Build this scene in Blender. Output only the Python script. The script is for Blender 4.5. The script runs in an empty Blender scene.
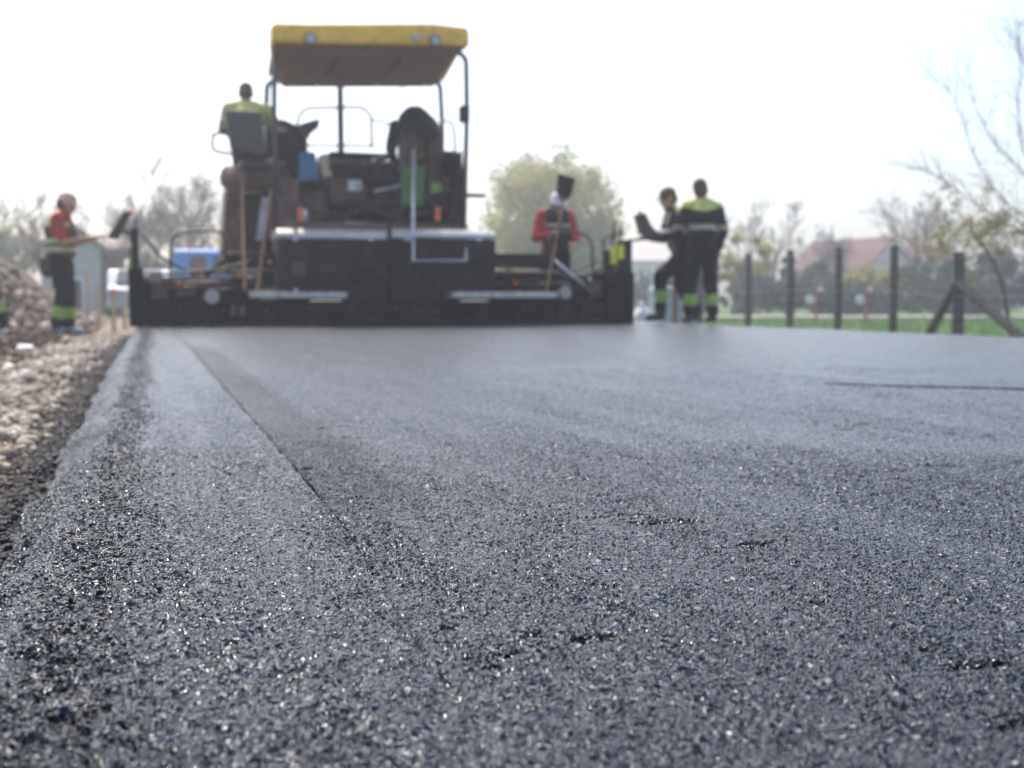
import bpy, math, random
import numpy as np
from mathutils import Vector, Matrix
random.seed(7); RNG = np.random.default_rng(7)
sc = bpy.context.scene
COL = sc.collection
R = math.radians
# ------------------------------------------------------------------ camera
F = 1150.0; CH = 0.27; HOR = 302.0
YAW = math.atan(360 / F); PIT = math.atan((384 - HOR) / F)
fwd = Vector((math.sin(YAW) * math.cos(PIT), math.cos(YAW) * math.cos(PIT), -math.sin(PIT)))
rgt = Vector((math.cos(YAW), -math.sin(YAW), 0)); up = rgt.cross(fwd)
CAM = Vector((0, 0, CH))
def ray(x, y): return fwd + rgt * ((x - 512) / F) + up * ((384 - y) / F)
def P(x, y, Y):                       # point of the picture on the plane at world distance Y
    r = ray(x, y); return CAM + r * (Y / r.y)
def PD(x, y, d):                      # same at camera depth d
    return CAM + ray(x, y) * d
def G(x, d, z=0.0):                   # point standing at column x, depth d, height z
    p = PD(x, HOR, d); return Vector((p.x, p.y, z))
cd = bpy.data.cameras.new('camera'); cam = bpy.data.objects.new('camera', cd); COL.objects.link(cam)
cam.matrix_world = Matrix(((rgt.x, up.x, -fwd.x, 0), (rgt.y, up.y, -fwd.y, 0), (rgt.z, up.z, -fwd.z, CH), (0, 0, 0, 1)))
cd.sensor_width = 36; cd.lens = F * 36 / 1024; cd.clip_start = 0.05; cd.clip_end = 3000
cd.dof.use_dof = True; cd.dof.focus_distance = 1.22; cd.dof.aperture_fstop = 6.0
sc.camera = cam
# ------------------------------------------------------------------ materials
def nt(name):
    m = bpy.data.materials.new(name); m.use_nodes = True
    t = m.node_tree; return m, t, t.nodes['Principled BSDF'], t.nodes['Material Output']
def N(t, typ, **k):
    n = t.nodes.new(typ)
    for a, v in k.items():
        if a in n.inputs.keys(): n.inputs[a].default_value = v
        else: setattr(n, a, v)
    return n
def ramp(t, src, stops):
    r = t.nodes.new('ShaderNodeValToRGB'); e = r.color_ramp.elements
    while len(e) < len(stops): e.new(0.5)
    for el, (p, c) in zip(e, stops):
        el.position = p; el.color = (*c, 1) if len(c) == 3 else c
    t.links.new(src, r.inputs[0]); return r
def mat(name, c, rough=0.6, metal=0.0, var=0.25, scale=6.0, bump=0.15, bs=40, dirt=None, spec=0.5):
    m, t, b, o = nt(name); L = t.links
    tc = N(t, 'ShaderNodeTexCoord')
    n1 = N(t, 'ShaderNodeTexNoise', Scale=scale, Detail=5.0, Roughness=0.6); L.new(tc.outputs['Object'], n1.inputs['Vector'])
    lo = tuple(v * (1 - var) for v in c); hi = tuple(min(1, v * (1 + var)) for v in c)
    r = ramp(t, n1.outputs[0], [(0.3, lo), (0.7, hi)]); colr = r.outputs[0]
    if dirt:
        n3 = N(t, 'ShaderNodeTexNoise', Scale=scale * 2.3, Detail=8.0, Roughness=0.75); L.new(tc.outputs['Object'], n3.inputs['Vector'])
        rr = ramp(t, n3.outputs[0], [(0.48, (0, 0, 0)), (0.68, (1, 1, 1))])
        mx = N(t, 'ShaderNodeMix', data_type='RGBA'); L.new(rr.outputs[0], mx.inputs[0]); L.new(colr, mx.inputs[6]); mx.inputs[7].default_value = (*dirt, 1); colr = mx.outputs[2]
    L.new(colr, b.inputs['Base Color'])
    b.inputs['Roughness'].default_value = rough; b.inputs['Metallic'].default_value = metal
    b.inputs['Specular IOR Level'].default_value = spec
    if bump:
        n2 = N(t, 'ShaderNodeTexNoise', Scale=float(bs), Detail=4.0); L.new(tc.outputs['Object'], n2.inputs['Vector'])
        bp = N(t, 'ShaderNodeBump', Strength=bump, Distance=0.01); L.new(n2.outputs[0], bp.inputs['Height']); L.new(bp.outputs[0], b.inputs['Normal'])
    return m
M = {}
M['dark'] = mat('dark_steel', (0.020, 0.016, 0.016), 0.6, 0.0, 0.4, 3, dirt=(0.06, 0.040, 0.030), spec=.15)
M['black'] = mat('black_screed_steel', (0.008, 0.008, 0.010), 0.6, 0.0, 0.5, 3, dirt=(0.022, 0.018, 0.015), spec=.12)
M['grey'] = mat('grey_machine_paint', (0.16, 0.085, 0.065), 0.6, 0.0, 0.35, 4, dirt=(0.05, 0.028, 0.022))
M['pale'] = mat('worn_bare_plate', (0.55, 0.54, 0.52), 0.35, 0.6, 0.25, 9, dirt=(0.25, 0.2, 0.16))
M['rail'] = mat('rail_paint', (0.07, 0.05, 0.045), 0.45, 0.1, 0.3, 8)
M['chrome'] = mat('bright_steel', (0.6, 0.6, 0.62), 0.25, 0.9, 0.1, 8)
M['yellow'] = mat('yellow_paint', (0.95, 0.52, 0.025), 0.42, 0, 0.10, 3, bump=0.05, dirt=(0.62, 0.34, 0.05))
M['ceil'] = mat('canopy_lining', (0.17, 0.075, 0.05), 0.7, 0, 0.2, 4)
M['hose'] = mat('rubber_hose', (0.03, 0.028, 0.03), 0.5)
M['orange'] = mat('orange_reflector', (0.85, 0.15, 0.03), 0.3)
M['lampglass'] = mat('lamp_glass', (0.42, 0.38, 0.36), 0.2, 0.2, 0.05)
M['redpaint'] = mat('faded_red_paint', (0.40, 0.12, 0.08), 0.8)
M['tag'] = mat('yellow_tag', (0.9, 0.8, 0.03), 0.5)
M['bluep'] = mat('blue_plastic', (0.04, 0.16, 0.30), 0.4)
M['greenp'] = mat('green_cloth', (0.07, 0.16, 0.04), 0.8)
M['wood'] = mat('tool_wood', (0.24, 0.13, 0.07), 0.7, 0, 0.3, 12)
M['stake'] = mat('pale_timber', (0.60, 0.47, 0.33), 0.75, 0, 0.2, 10)
M['post'] = mat('weathered_post', (0.055, 0.052, 0.055), 0.95, 0, 0.4, 8, bump=0.5, bs=30)
M['wire'] = mat('galvanised_wire', (0.35, 0.36, 0.37), 0.5, 0.6)
M['skin'] = mat('skin', (0.50, 0.27, 0.18), 0.5, 0, 0.1, 10, bump=0.05)
M['hair'] = mat('dark_hair', (0.04, 0.028, 0.02), 0.7, bump=0.5, bs=120)
M['navy'] = mat('navy_workwear', (0.020, 0.016, 0.024), 0.9, 0, 0.3, 7, bump=0.5, bs=14, spec=.2)
M['hivis'] = mat('hi_vis_cloth', (0.52, 0.54, 0.15), 0.8, 0, 0.1, 7, bump=0.4, bs=14)
M['hivisg'] = mat('hi_vis_green_band', (0.36, 0.50, 0.11), 0.8, 0, 0.1, 7)
M['silver'] = mat('retroreflective_band', (0.50, 0.44, 0.34), 0.5, 0.1, 0.1)
M['vest'] = mat('faded_yellow_vest', (0.58, 0.58, 0.30), 0.7)
M['red'] = mat('red_jersey', (0.50, 0.03, 0.035), 0.85, 0, 0.2, 7, bump=0.4, bs=14)
M['brown'] = mat('brown_workwear', (0.10, 0.055, 0.04), 0.85, 0, 0.3, 7, bump=0.5, bs=14)
M['boot'] = mat('black_boot', (0.02, 0.02, 0.022), 0.5)
M['bootg'] = mat('grey_blue_shoe', (0.30, 0.38, 0.48), 0.6)
M['white'] = mat('white_cloth', (0.75, 0.75, 0.78), 0.7)
M['eye'] = mat('dark_eye', (0.02, 0.015, 0.01), 0.2)
M['seat'] = mat('seat_vinyl', (0.055, 0.05, 0.045), 0.5, 0, 0.2, 6)
M['screen'] = mat('control_box', (0.035, 0.03, 0.03), 0.4)
M['bark'] = mat('bark', (0.09, 0.06, 0.045), 0.95, 0, 0.3, 8, bump=0.4, bs=20)
M['barkp'] = mat('pale_bark', (0.19, 0.13, 0.10), 0.95, 0, 0.3, 8)
M['wallp'] = mat('lilac_grey_render', (0.44, 0.40, 0.42), 0.9, 0, 0.1, 1)
M['wallw'] = mat('pale_render', (0.70, 0.69, 0.67), 0.9, 0, 0.08, 1)
M['roofr'] = mat('red_roof_tiles', (0.13, 0.045, 0.04), 0.9, 0, 0.2, 3, bump=0.6, bs=5)
M['roofb'] = mat('brown_roof_tiles', (0.20, 0.15, 0.13), 0.85, 0, 0.2, 3, bump=0.6, bs=5)
M['glass'] = mat('window_glass', (0.04, 0.05, 0.06), 0.08, 0, 0.1, bump=0)
M['carw'] = mat('silver_car_paint', (0.40, 0.47, 0.55), 0.35, 0.0, 0.04, bump=0)
M['vanb'] = mat('blue_van_paint', (0.06, 0.25, 0.62), 0.3, 0.0, 0.05, bump=0)
M['tyre'] = mat('tyre_rubber', (0.02, 0.02, 0.02), 0.8)
M['soilclod'] = mat('soil_clods', (0.09, 0.06, 0.042), 0.95, 0, 0.4, 15, bump=0.6, bs=60)
M['greyplastic'] = mat('grey_blue_container', (0.33, 0.40, 0.46), 0.5)

def leafmat(name, c1, c2):
    m, t, b, o = nt(name); L = t.links
    gi = N(t, 'ShaderNodeNewGeometry'); r = ramp(t, gi.outputs['Random Per Island'], [(0, c1), (1, c2)])
    L.new(r.outputs[0], b.inputs['Base Color']); b.inputs['Roughness'].default_value = 0.55
    tr = N(t, 'ShaderNodeBsdfTranslucent'); L.new(r.outputs[0], tr.inputs[0])
    mx = N(t, 'ShaderNodeMixShader'); mx.inputs[0].default_value = 0.5
    L.new(b.outputs[0], mx.inputs[1]); L.new(tr.outputs[0], mx.inputs[2]); L.new(mx.outputs[0], o.inputs['Surface']); return m
M['leafy'] = leafmat('spring_leaf', (0.26, 0.26, 0.05), (0.42, 0.38, 0.09))
M['leafg'] = leafmat('green_leaf', (0.05, 0.09, 0.03), (0.10, 0.15, 0.05))
M['leafd'] = leafmat('dark_evergreen_leaf', (0.018, 0.038, 0.028), (0.045, 0.07, 0.045))
M['leafb'] = leafmat('bud_leaf', (0.14, 0.16, 0.04), (0.30, 0.24, 0.08))
M['grass'] = leafmat('grass_blade', (0.06, 0.15, 0.035), (0.14, 0.24, 0.07))

def stonemat(name, stops, rough, bump=0.4, bs=300):
    m, t, b, o = nt(name); L = t.links
    gi = N(t, 'ShaderNodeNewGeometry'); r = ramp(t, gi.outputs['Random Per Island'], stops)
    tc = N(t, 'ShaderNodeTexCoord'); n = N(t, 'ShaderNodeTexNoise', Scale=float(bs), Detail=4.0); L.new(tc.outputs['Object'], n.inputs['Vector'])
    mx = N(t, 'ShaderNodeMix', data_type='RGBA', blend_type='MULTIPLY'); mx.inputs[0].default_value = 0.6
    rr = ramp(t, n.outputs[0], [(0.3, (0.55, 0.55, 0.55)), (0.7, (1.2, 1.2, 1.2))])
    L.new(r.outputs[0], mx.inputs[6]); L.new(rr.outputs[0], mx.inputs[7]); L.new(mx.outputs[2], b.inputs['Base Color'])
    b.inputs['Roughness'].default_value = rough
    bp = N(t, 'ShaderNodeBump', Strength=bump, Distance=0.002); L.new(n.outputs[0], bp.inputs['Height']); L.new(bp.outputs[0], b.inputs['Normal']); return m
M['gravel'] = stonemat('limestone_gravel', [(0, (0.16, 0.12, 0.09)), (0.35, (0.36, 0.30, 0.23)), (0.75, (0.56, 0.50, 0.41)), (1, (0.76, 0.72, 0.64))], 0.85)
M['crumb'] = stonemat('bitumen_coated_crumbs', [(0, (0.012, 0.013, 0.016)), (0.7, (0.03, 0.032, 0.038)), (1, (0.08, 0.08, 0.085))], 0.30, 0.6, 900)
M['spill'] = stonemat('spilled_mix', [(0, (0.008, 0.009, 0.011)), (0.8, (0.02, 0.02, 0.024)), (1, (0.05, 0.05, 0.05))], 0.65, 0.6, 500)
M['rubble'] = stonemat('rubble', [(0, (0.07, 0.045, 0.03)), (0.6, (0.17, 0.125, 0.095)), (0.85, (0.36, 0.31, 0.26)), (1, (0.62, 0.60, 0.56))], 0.9, 0.4, 30)

# ------------------------------------------------------------------ mesh builder
class MB:
    def __init__(s): s.v = []; s.f = []; s.m = []
    def add(s, vs, fs, mi=0):
        o = len(s.v); s.v.extend([tuple(v) for v in vs]); s.f.extend([[i + o for i in f] for f in fs]); s.m.extend([mi] * len(fs))
    def box(s, lo, hi, mi=0, rot=None, piv=None):
        x0, y0, z0 = lo; x1, y1, z1 = hi
        vs = [Vector(q) for q in ((x0,y0,z0),(x1,y0,z0),(x1,y1,z0),(x0,y1,z0),(x0,y0,z1),(x1,y0,z1),(x1,y1,z1),(x0,y1,z1))]
        if rot is not None:
            c = piv if piv is not None else sum(vs, Vector()) / 8
            vs = [c + rot @ (v - c) for v in vs]
        s.add(vs, [(0,3,2,1),(4,5,6,7),(0,1,5,4),(1,2,6,5),(2,3,7,6),(3,0,4,7)], mi)
    def prism(s, pts, vec, mi=0):
        n = len(pts); vec = Vector(vec); a = [Vector(p) for p in pts]; b = [p + vec for p in a]
        fs = [list(range(n)), list(range(2 * n - 1, n - 1, -1))] + [(i, i + n, (i + 1) % n + n, (i + 1) % n) for i in range(n)]
        s.add(a + b, fs, mi)
    def tube(s, pts, r, n=8, mi=0, cap=True):
        pts = [Vector(p) for p in pts]; k = len(pts); rs = r if isinstance(r, (list, tuple)) else [r] * k
        vs = []; ref = None
        for i, p in enumerate(pts):
            t = (pts[min(i + 1, k - 1)] - pts[max(i - 1, 0)])
            t = t.normalized() if t.length > 1e-9 else Vector((0, 0, 1))
            if ref is None: ref = t.orthogonal().normalized()
            a = (ref - t * ref.dot(t))
            a = a.normalized() if a.length > 1e-6 else t.orthogonal().normalized()
            ref = a; b = t.cross(a)
            for j in range(n):
                an = 2 * math.pi * j / n; vs.append(p + (a * math.cos(an) + b * math.sin(an)) * rs[i])
        fs = [(i * n + j, i * n + (j + 1) % n, (i + 1) * n + (j + 1) % n, (i + 1) * n + j) for i in range(k - 1) for j in range(n)]
        if cap: fs += [list(range(n - 1, -1, -1)), list(range((k - 1) * n, k * n))]
        s.add(vs, fs, mi)
    def ball(s, c, r, mi=0, nu=12, nv=8, rot=None):
        c = Vector(c); r = Vector(r) if not isinstance(r, (int, float)) else Vector((r, r, r)); vs = [Vector((0, 0, 1))]
        for i in range(1, nv):
            th = math.pi * i / nv
            for j in range(nu):
                ph = 2 * math.pi * j / nu; vs.append(Vector((math.sin(th) * math.cos(ph), math.sin(th) * math.sin(ph), math.cos(th))))
        vs.append(Vector((0, 0, -1)))
        vs = [Vector((v.x * r.x, v.y * r.y, v.z * r.z)) for v in vs]
        if rot is not None: vs = [rot @ v for v in vs]
        vs = [c + v for v in vs]
        fs = [(0, 1 + j, 1 + (j + 1) % nu) for j in range(nu)]
        for i in range(nv - 2):
            for j in range(nu):
                a = 1 + i * nu + j; b = 1 + i * nu + (j + 1) % nu; fs.append((a, a + nu, b + nu, b))
        e = len(vs) - 1; o = 1 + (nv - 2) * nu
        fs += [(e, o + (j + 1) % nu, o + j) for j in range(nu)]
        s.add(vs, fs, mi)
    def cap(s, p0, p1, r0, r1, mi=0):                       # tapered capsule
        p0 = Vector(p0); p1 = Vector(p1); s.ball(p0, r0, mi, 10, 7); s.ball(p1, r1, mi, 10, 7); s.tube([p0, p1], [r0, r1], 12, mi)
    def build(s, name, m, parent=None, smooth=False, bevel=0.0):
        me = bpy.data.meshes.new(name); off = Vector((0, 0, 0))
        r = parent
        while r is not None: off += r.location; r = r.parent
        me.from_pydata([(v[0] - off.x, v[1] - off.y, v[2] - off.z) for v in s.v], [], s.f)
        for mm in (m if isinstance(m, (list, tuple)) else [m]): me.materials.append(M[mm] if isinstance(mm, str) else mm)
        me.polygons.foreach_set('material_index', s.m)
        if smooth: me.polygons.foreach_set('use_smooth', [True] * len(me.polygons))
        me.validate(); me.update()
        o = bpy.data.objects.new(name, me); COL.objects.link(o); o.parent = parent
        if bevel:
            b = o.modifiers.new('bevel', 'BEVEL'); b.width = bevel; b.segments = 2; b.limit_method = 'ANGLE'
        return o
def npmesh(name, v, f, m, parent=None, smooth=False):
    me = bpy.data.meshes.new(name); v = np.asarray(v, dtype=np.float32); f = np.asarray(f, dtype=np.int32); k = f.shape[1]
    me.vertices.add(len(v)); me.vertices.foreach_set('co', v.ravel())
    me.loops.add(f.size); me.loops.foreach_set('vertex_index', f.ravel())
    me.polygons.add(len(f)); me.polygons.foreach_set('loop_start', np.arange(0, f.size, k, dtype=np.int32)); me.polygons.foreach_set('loop_total', np.full(len(f), k, dtype=np.int32))
    if smooth: me.polygons.foreach_set('use_smooth', np.ones(len(f), dtype=bool))
    me.materials.append(M[m] if isinstance(m, str) else m); me.update(calc_edges=True); me.validate()
    o = bpy.data.objects.new(name, me); COL.objects.link(o); o.parent = parent; return o
def tag(o, label=None, cat=None, group=None, kind=None):
    for k, v in (('label', label), ('category', cat), ('group', group), ('kind', kind)):
        if v: o[k] = v
    return o
def empty(name, loc, label, cat, group=None):
    o = bpy.data.objects.new(name, None); COL.objects.link(o); o.location = loc; o.empty_display_size = 0.1
    return tag(o, label, cat, group)
def qb(name, m, parent, lo, hi, bevel=0.01):
    b = MB(); b.box(lo, hi); return b.build(name, m, parent, bevel=bevel)
def pbox(b, x0, y0, x1, y1, Y, dep, mi=0):                   # upright box whose rear face covers those picture points at distance Y
    a = P(x0, y0, Y); c = P(x1, y1, Y)
    b.box((min(a.x, c.x), Y, min(a.z, c.z)), (max(a.x, c.x), Y + dep, max(a.z, c.z)), mi)
def smoothpath(pts, n=6):                                   # rounds the corners of a path
    pts = [Vector(p) for p in pts]; out = [pts[0]]
    for i in range(1, len(pts) - 1):
        a, b, c = pts[i - 1], pts[i], pts[i + 1]; k = min((a - b).length, (c - b).length) * 0.4
        s = b + (a - b).normalized() * k; e = b + (c - b).normalized() * k
        for j in range(n + 1):
            t = j / n; out.append(s * (1 - t) ** 2 + b * 2 * t * (1 - t) + e * t * t)
    out.append(pts[-1]); return out
def vnoise(x, y, s, seed=0):                                # value noise
    x = x / s + 1000; y = y / s + 1000; xi = np.floor(x).astype(np.int64); yi = np.floor(y).astype(np.int64); fx = x - xi; fy = y - yi
    def h(a, b):
        n = (a * 374761393 + b * 668265263 + seed * 982451653) & 0xffffffff
        n = ((n ^ (n >> 13)) * 1274126177) & 0xffffffff; return ((n ^ (n >> 16)) & 0xffff) / 65535.0
    fx = fx * fx * (3 - 2 * fx); fy = fy * fy * (3 - 2 * fy)
    return (h(xi, yi) * (1 - fx) + h(xi + 1, yi) * fx) * (1 - fy) + (h(xi, yi + 1) * (1 - fx) + h(xi + 1, yi + 1) * fx) * fy
def sstep(a, b, x):
    t = np.clip((x - a) / (b - a), 0, 1); return t * t * (3 - 2 * t)

# ------------------------------------------------------------------ road sheet (fine polar mesh round the camera foot, coarser with distance)
EDGE_R = 6.36
def road_h(X, Y):
    z = (vnoise(X, Y, 0.9, 1) - 0.5) * 0.006 + (vnoise(X, Y, 0.11, 2) - 0.5) * 0.0022
    # loose band along the left shoulder
    wob = (vnoise(X * 0 , Y, 0.35, 3) - 0.5) * 0.03
    band = sstep(-0.125, -0.08, X + wob) * (1 - sstep(-0.04, 0.0, X + wob))
    z = z + band * ((vnoise(X, Y, 0.02, 4)) * 0.009 + (vnoise(X, Y, 0.008, 5)) * 0.006 - 0.004)
    # rolled shoulder falling away to the verge
    sl = 1 - sstep(-0.27, -0.09, X + wob * 0.5 + (vnoise(X * 0, Y, 0.16, 15) - 0.5) * 0.055 + (vnoise(X, Y, 0.04, 16) - 0.5) * 0.018)
    z = z - sl * 0.125 + sstep(.02, .5, sl) * ((vnoise(X, Y, 0.03, 41) - .5) * 0.016 + (vnoise(X, Y, 0.010, 42) - .5) * 0.009) - np.clip(-0.27 - X, 0, 0.4) * 0.6
    # longitudinal joint
    jx = 0.219 - 0.024 * (1 - sstep(0.7, 1.5, Y)) + (vnoise(X * 0, Y, 0.05, 7) - 0.5) * 0.004
    on = sstep(0.55, 1.0, Y) * (0.45 + 0.55 * vnoise(X * 0, Y, 0.12, 8))
    z = z - np.exp(-((X - jx) / (0.0012 + 0.0006 * Y)) ** 2) * 0.008 * on * (0.5 + .5 * sstep(0.95, 1.5, Y))
    # transverse groove on the right
    ty = 3.33 - (X - 2.18) * 0.845
    z = z - np.exp(-((Y - ty) / 0.06) ** 2) * 0.014 * sstep(2.14, 2.2, X)
    # small tears
    t = vnoise(X, Y * 1.6, 0.035, 10) * vnoise(X, Y, 0.5, 11)
    z = z - sstep(0.52, 0.72, t) * 0.0035
    t2 = vnoise(X * 0.38, Y, 0.022, 13) * (0.75 + 0.25 * vnoise(X, Y, 0.3, 14)); z = z - sstep(0.80, 0.88, t2) * 0.006
    # right edge
    z = z - sstep(EDGE_R, EDGE_R + 0.12, X) * 0.14 - np.clip(X - EDGE_R - 0.12, 0, 1) * 0.5
    return z
rs = [0.33]
while rs[-1] < 60:
    r = rs[-1]; q = 0.0018 if r < 2.2 else (0.003 if r < 5 else (0.006 if r < 16 else 0.02)); rs.append(r * (1 + q))
rs = np.array(rs); th = np.arange(R(-42), R(66), 0.00135)
RR, TT = np.meshgrid(rs, th, indexing='ij'); X = RR * np.sin(TT); Y = RR * np.cos(TT); Z = road_h(X, Y)
nr, na = X.shape; idx = np.arange(nr * na).reshape(nr, na)
q = np.stack([idx[:-1, :-1], idx[:-1, 1:], idx[1:, 1:], idx[1:, :-1]], -1).reshape(-1, 4)
cx = X.ravel()[q].mean(1); cy = Y.ravel()[q].mean(1)
keep = (cx > -0.42) & (cx < EDGE_R + 0.5) & ~((cy > 13.9) & (cx < 5.75)) & (cy > 0.2)
q = q[keep]; used = np.unique(q); rem = np.full(nr * na, -1); rem[used] = np.arange(len(used)); q = rem[q][:, ::-1]
V = np.stack([X.ravel(), Y.ravel(), Z.ravel()], -1)[used]
def asphalt():
    m, t, b, o = nt('fresh_asphalt'); L = t.links
    tc = N(t, 'ShaderNodeTexCoord'); ob = tc.outputs['Object']
    sx = N(t, 'ShaderNodeSeparateXYZ'); L.new(ob, sx.inputs[0])
    wn = N(t, 'ShaderNodeTexNoise', Scale=90.0, Detail=2.0); L.new(ob, wn.inputs['Vector'])
    wa = N(t, 'ShaderNodeVectorMath', operation='MULTIPLY_ADD'); L.new(wn.outputs['Color'], wa.inputs[0]); wa.inputs[1].default_value = (0.006,) * 3; L.new(ob, wa.inputs[2])
    v1 = N(t, 'ShaderNodeTexVoronoi', Scale=235.0); L.new(wa.outputs[0], v1.inputs['Vector'])
    v2 = N(t, 'ShaderNodeTexVoronoi', Scale=520.0); L.new(wa.outputs[0], v2.inputs['Vector'])
    n1 = N(t, 'ShaderNodeTexNoise', Scale=48.0, Detail=6.0, Roughness=0.6); L.new(ob, n1.inputs['Vector'])
    n2 = N(t, 'ShaderNodeTexNoise', Scale=600.0, Detail=3.0); L.new(ob, n2.inputs['Vector'])
    def mth(op, a, c):
        n = N(t, 'ShaderNodeMath', operation=op)
        for i, q_ in enumerate((a, c)):
            if isinstance(q_, (int, float)): n.inputs[i].default_value = q_
            else: L.new(q_, n.inputs[i])
        return n.outputs[0]
    g1 = mth('MULTIPLY', mth('SUBTRACT', 0.6, v1.outputs['Distance']), 0.0054)
    # each stone sits at its own height
    sc_ = N(t, 'ShaderNodeSeparateColor'); L.new(v1.outputs['Color'], sc_.inputs[0])
    g1 = mth('MULTIPLY', g1, mth('ADD', 0.45, sc_.outputs[0]))
    g2 = mth('MULTIPLY', mth('SUBTRACT', 0.5, v2.outputs['Distance']), 0.0016)
    g3 = mth('MULTIPLY', mth('SUBTRACT', n1.outputs[0], 0.5), 0.0074)
    g4 = mth('MULTIPLY', n2.outputs[0], 0.0007)
    stv = N(t, 'ShaderNodeVectorMath', operation='MULTIPLY'); L.new(ob, stv.inputs[0]); stv.inputs[1].default_value = (9, 1.2, 1)
    stn = N(t, 'ShaderNodeTexNoise', Scale=1.0, Detail=4.0, Roughness=0.6); L.new(stv.outputs[0], stn.inputs['Vector'])
    amp = N(t, 'ShaderNodeMapRange'); L.new(stn.outputs[0], amp.inputs[0]); amp.inputs[1].default_value = .35; amp.inputs[2].default_value = .65; amp.inputs[3].default_value = .75; amp.inputs[4].default_value = 1.3
    g3 = mth('MULTIPLY', g3, amp.outputs[0]); g1 = mth('MULTIPLY', g1, amp.outputs[0])
    h = mth('ADD', mth('ADD', g1, g2), mth('ADD', g3, g4))
    dp = N(t, 'ShaderNodeDisplacement', Midlevel=0.0, Scale=1.0); L.new(h, dp.inputs['Height']); L.new(dp.outputs[0], o.inputs['Displacement'])
    # colour: bitumen film with a few bare stones, damper strip beside the joint
    c1 = ramp(t, sc_.outputs[1], [(0.0, (0.004, 0.006, 0.010)), (0.78, (0.012, 0.016, 0.024)), (0.93, (0.05, 0.058, 0.072)), (0.975, (0.20, 0.20, 0.21)), (1.0, (0.42, 0.38, 0.35))])
    big = N(t, 'ShaderNodeTexNoise', Scale=1.6, Detail=5.0, Roughness=0.6); L.new(ob, big.inputs['Vector'])
    bgr = ramp(t, big.outputs[0], [(0.35, (0.75, 0.75, 0.78)), (0.65, (1.15, 1.15, 1.15))])
    mx = N(t, 'ShaderNodeMix', data_type='RGBA', blend_type='MULTIPLY'); mx.inputs[0].default_value = 1; L.new(c1.outputs[0], mx.inputs[6]); L.new(bgr.outputs[0], mx.inputs[7])
    wob = N(t, 'ShaderNodeTexNoise', Scale=3.0, Detail=3.0); L.new(ob, wob.inputs['Vector'])
    xw = mth('ADD', sx.outputs[0], mth('MULTIPLY', mth('SUBTRACT', wob.outputs[0], 0.5), 0.10))
    def mr(src, a, c):
        n = N(t, 'ShaderNodeMapRange', interpolation_type='SMOOTHSTEP'); L.new(src, n.inputs[0]); n.inputs[1].default_value = a; n.inputs[2].default_value = c; return n.outputs[0]
    strip = mth('MULTIPLY', mr(sx.outputs[0], 0.214, 0.222), mth('SUBTRACT', 1, mr(xw, 0.33, 0.37)))
    strip = mth('MULTIPLY', strip, mth('SUBTRACT', 1, mr(sx.outputs[1], 6.5, 8)))
    strip = mth('MULTIPLY', strip, mr(sx.outputs[1], 1.25, 1.7))
    jx = mth('ADD', sx.outputs[0], mth('MULTIPLY', mth('SUBTRACT', 1, mr(sx.outputs[1], 0.7, 1.5)), 0.024))
    jl = mth('SUBTRACT', mr(jx, 0.2160, 0.2180), mr(jx, 0.2195, 0.2215))
    jl = mth('MULTIPLY', jl, mth('ADD', mr(sx.outputs[1], 1.0, 1.6), mth('MULTIPLY', mr(n1.outputs[0], .45, .6), .6)))
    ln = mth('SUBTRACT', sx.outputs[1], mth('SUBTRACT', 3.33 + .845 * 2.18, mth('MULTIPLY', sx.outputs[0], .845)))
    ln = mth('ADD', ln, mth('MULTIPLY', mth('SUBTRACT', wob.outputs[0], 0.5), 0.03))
    tl = mth('MULTIPLY', mth('SUBTRACT', 1, mr(mth('ABSOLUTE', ln, 0), 0.060, 0.085)), mr(sx.outputs[0], 2.14, 2.17))  # dark band along the transverse groove
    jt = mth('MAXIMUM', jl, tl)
    md = N(t, 'ShaderNodeMix', data_type='RGBA'); L.new(mth('MULTIPLY', strip, 0.45), md.inputs[0]); L.new(mx.outputs[2], md.inputs[6]); md.inputs[7].default_value = (0.010, 0.011, 0.014, 1)
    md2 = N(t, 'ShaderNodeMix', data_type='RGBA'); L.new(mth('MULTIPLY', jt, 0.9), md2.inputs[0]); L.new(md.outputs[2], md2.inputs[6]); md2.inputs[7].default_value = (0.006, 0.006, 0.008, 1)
    L.new(md2.outputs[2], b.inputs['Base Color'])
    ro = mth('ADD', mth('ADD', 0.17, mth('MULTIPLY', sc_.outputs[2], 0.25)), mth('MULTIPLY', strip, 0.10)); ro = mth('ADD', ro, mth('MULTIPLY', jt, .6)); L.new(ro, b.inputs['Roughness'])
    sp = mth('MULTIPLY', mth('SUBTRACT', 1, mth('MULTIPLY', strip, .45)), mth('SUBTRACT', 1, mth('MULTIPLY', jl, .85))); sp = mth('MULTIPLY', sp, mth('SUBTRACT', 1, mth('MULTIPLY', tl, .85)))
    L.new(mth('MULTIPLY', sp, .32), b.inputs['Specular IOR Level']); b.inputs['Specular Tint'].default_value = (.66, .84, 1, 1)
    ge = N(t, 'ShaderNodeNewGeometry'); L.new(ge.outputs['Normal'], b.inputs['Coat Normal'])      # glossy binder film
    L.new(mth('MULTIPLY', mth('SUBTRACT', 1, mth('MAXIMUM', jt, mth('MULTIPLY', strip, .3))), .8), b.inputs['Coat Weight']); b.inputs['Coat Roughness'].default_value = .22; b.inputs['Coat IOR'].default_value = 1.33; b.inputs['Coat Tint'].default_value = (.9, .95, 1, 1)
    m.displacement_method = 'BOTH'; return m
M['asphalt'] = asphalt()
road = npmesh('road', V, q, 'asphalt', smooth=True); road['kind'] = 'structure'

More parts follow.
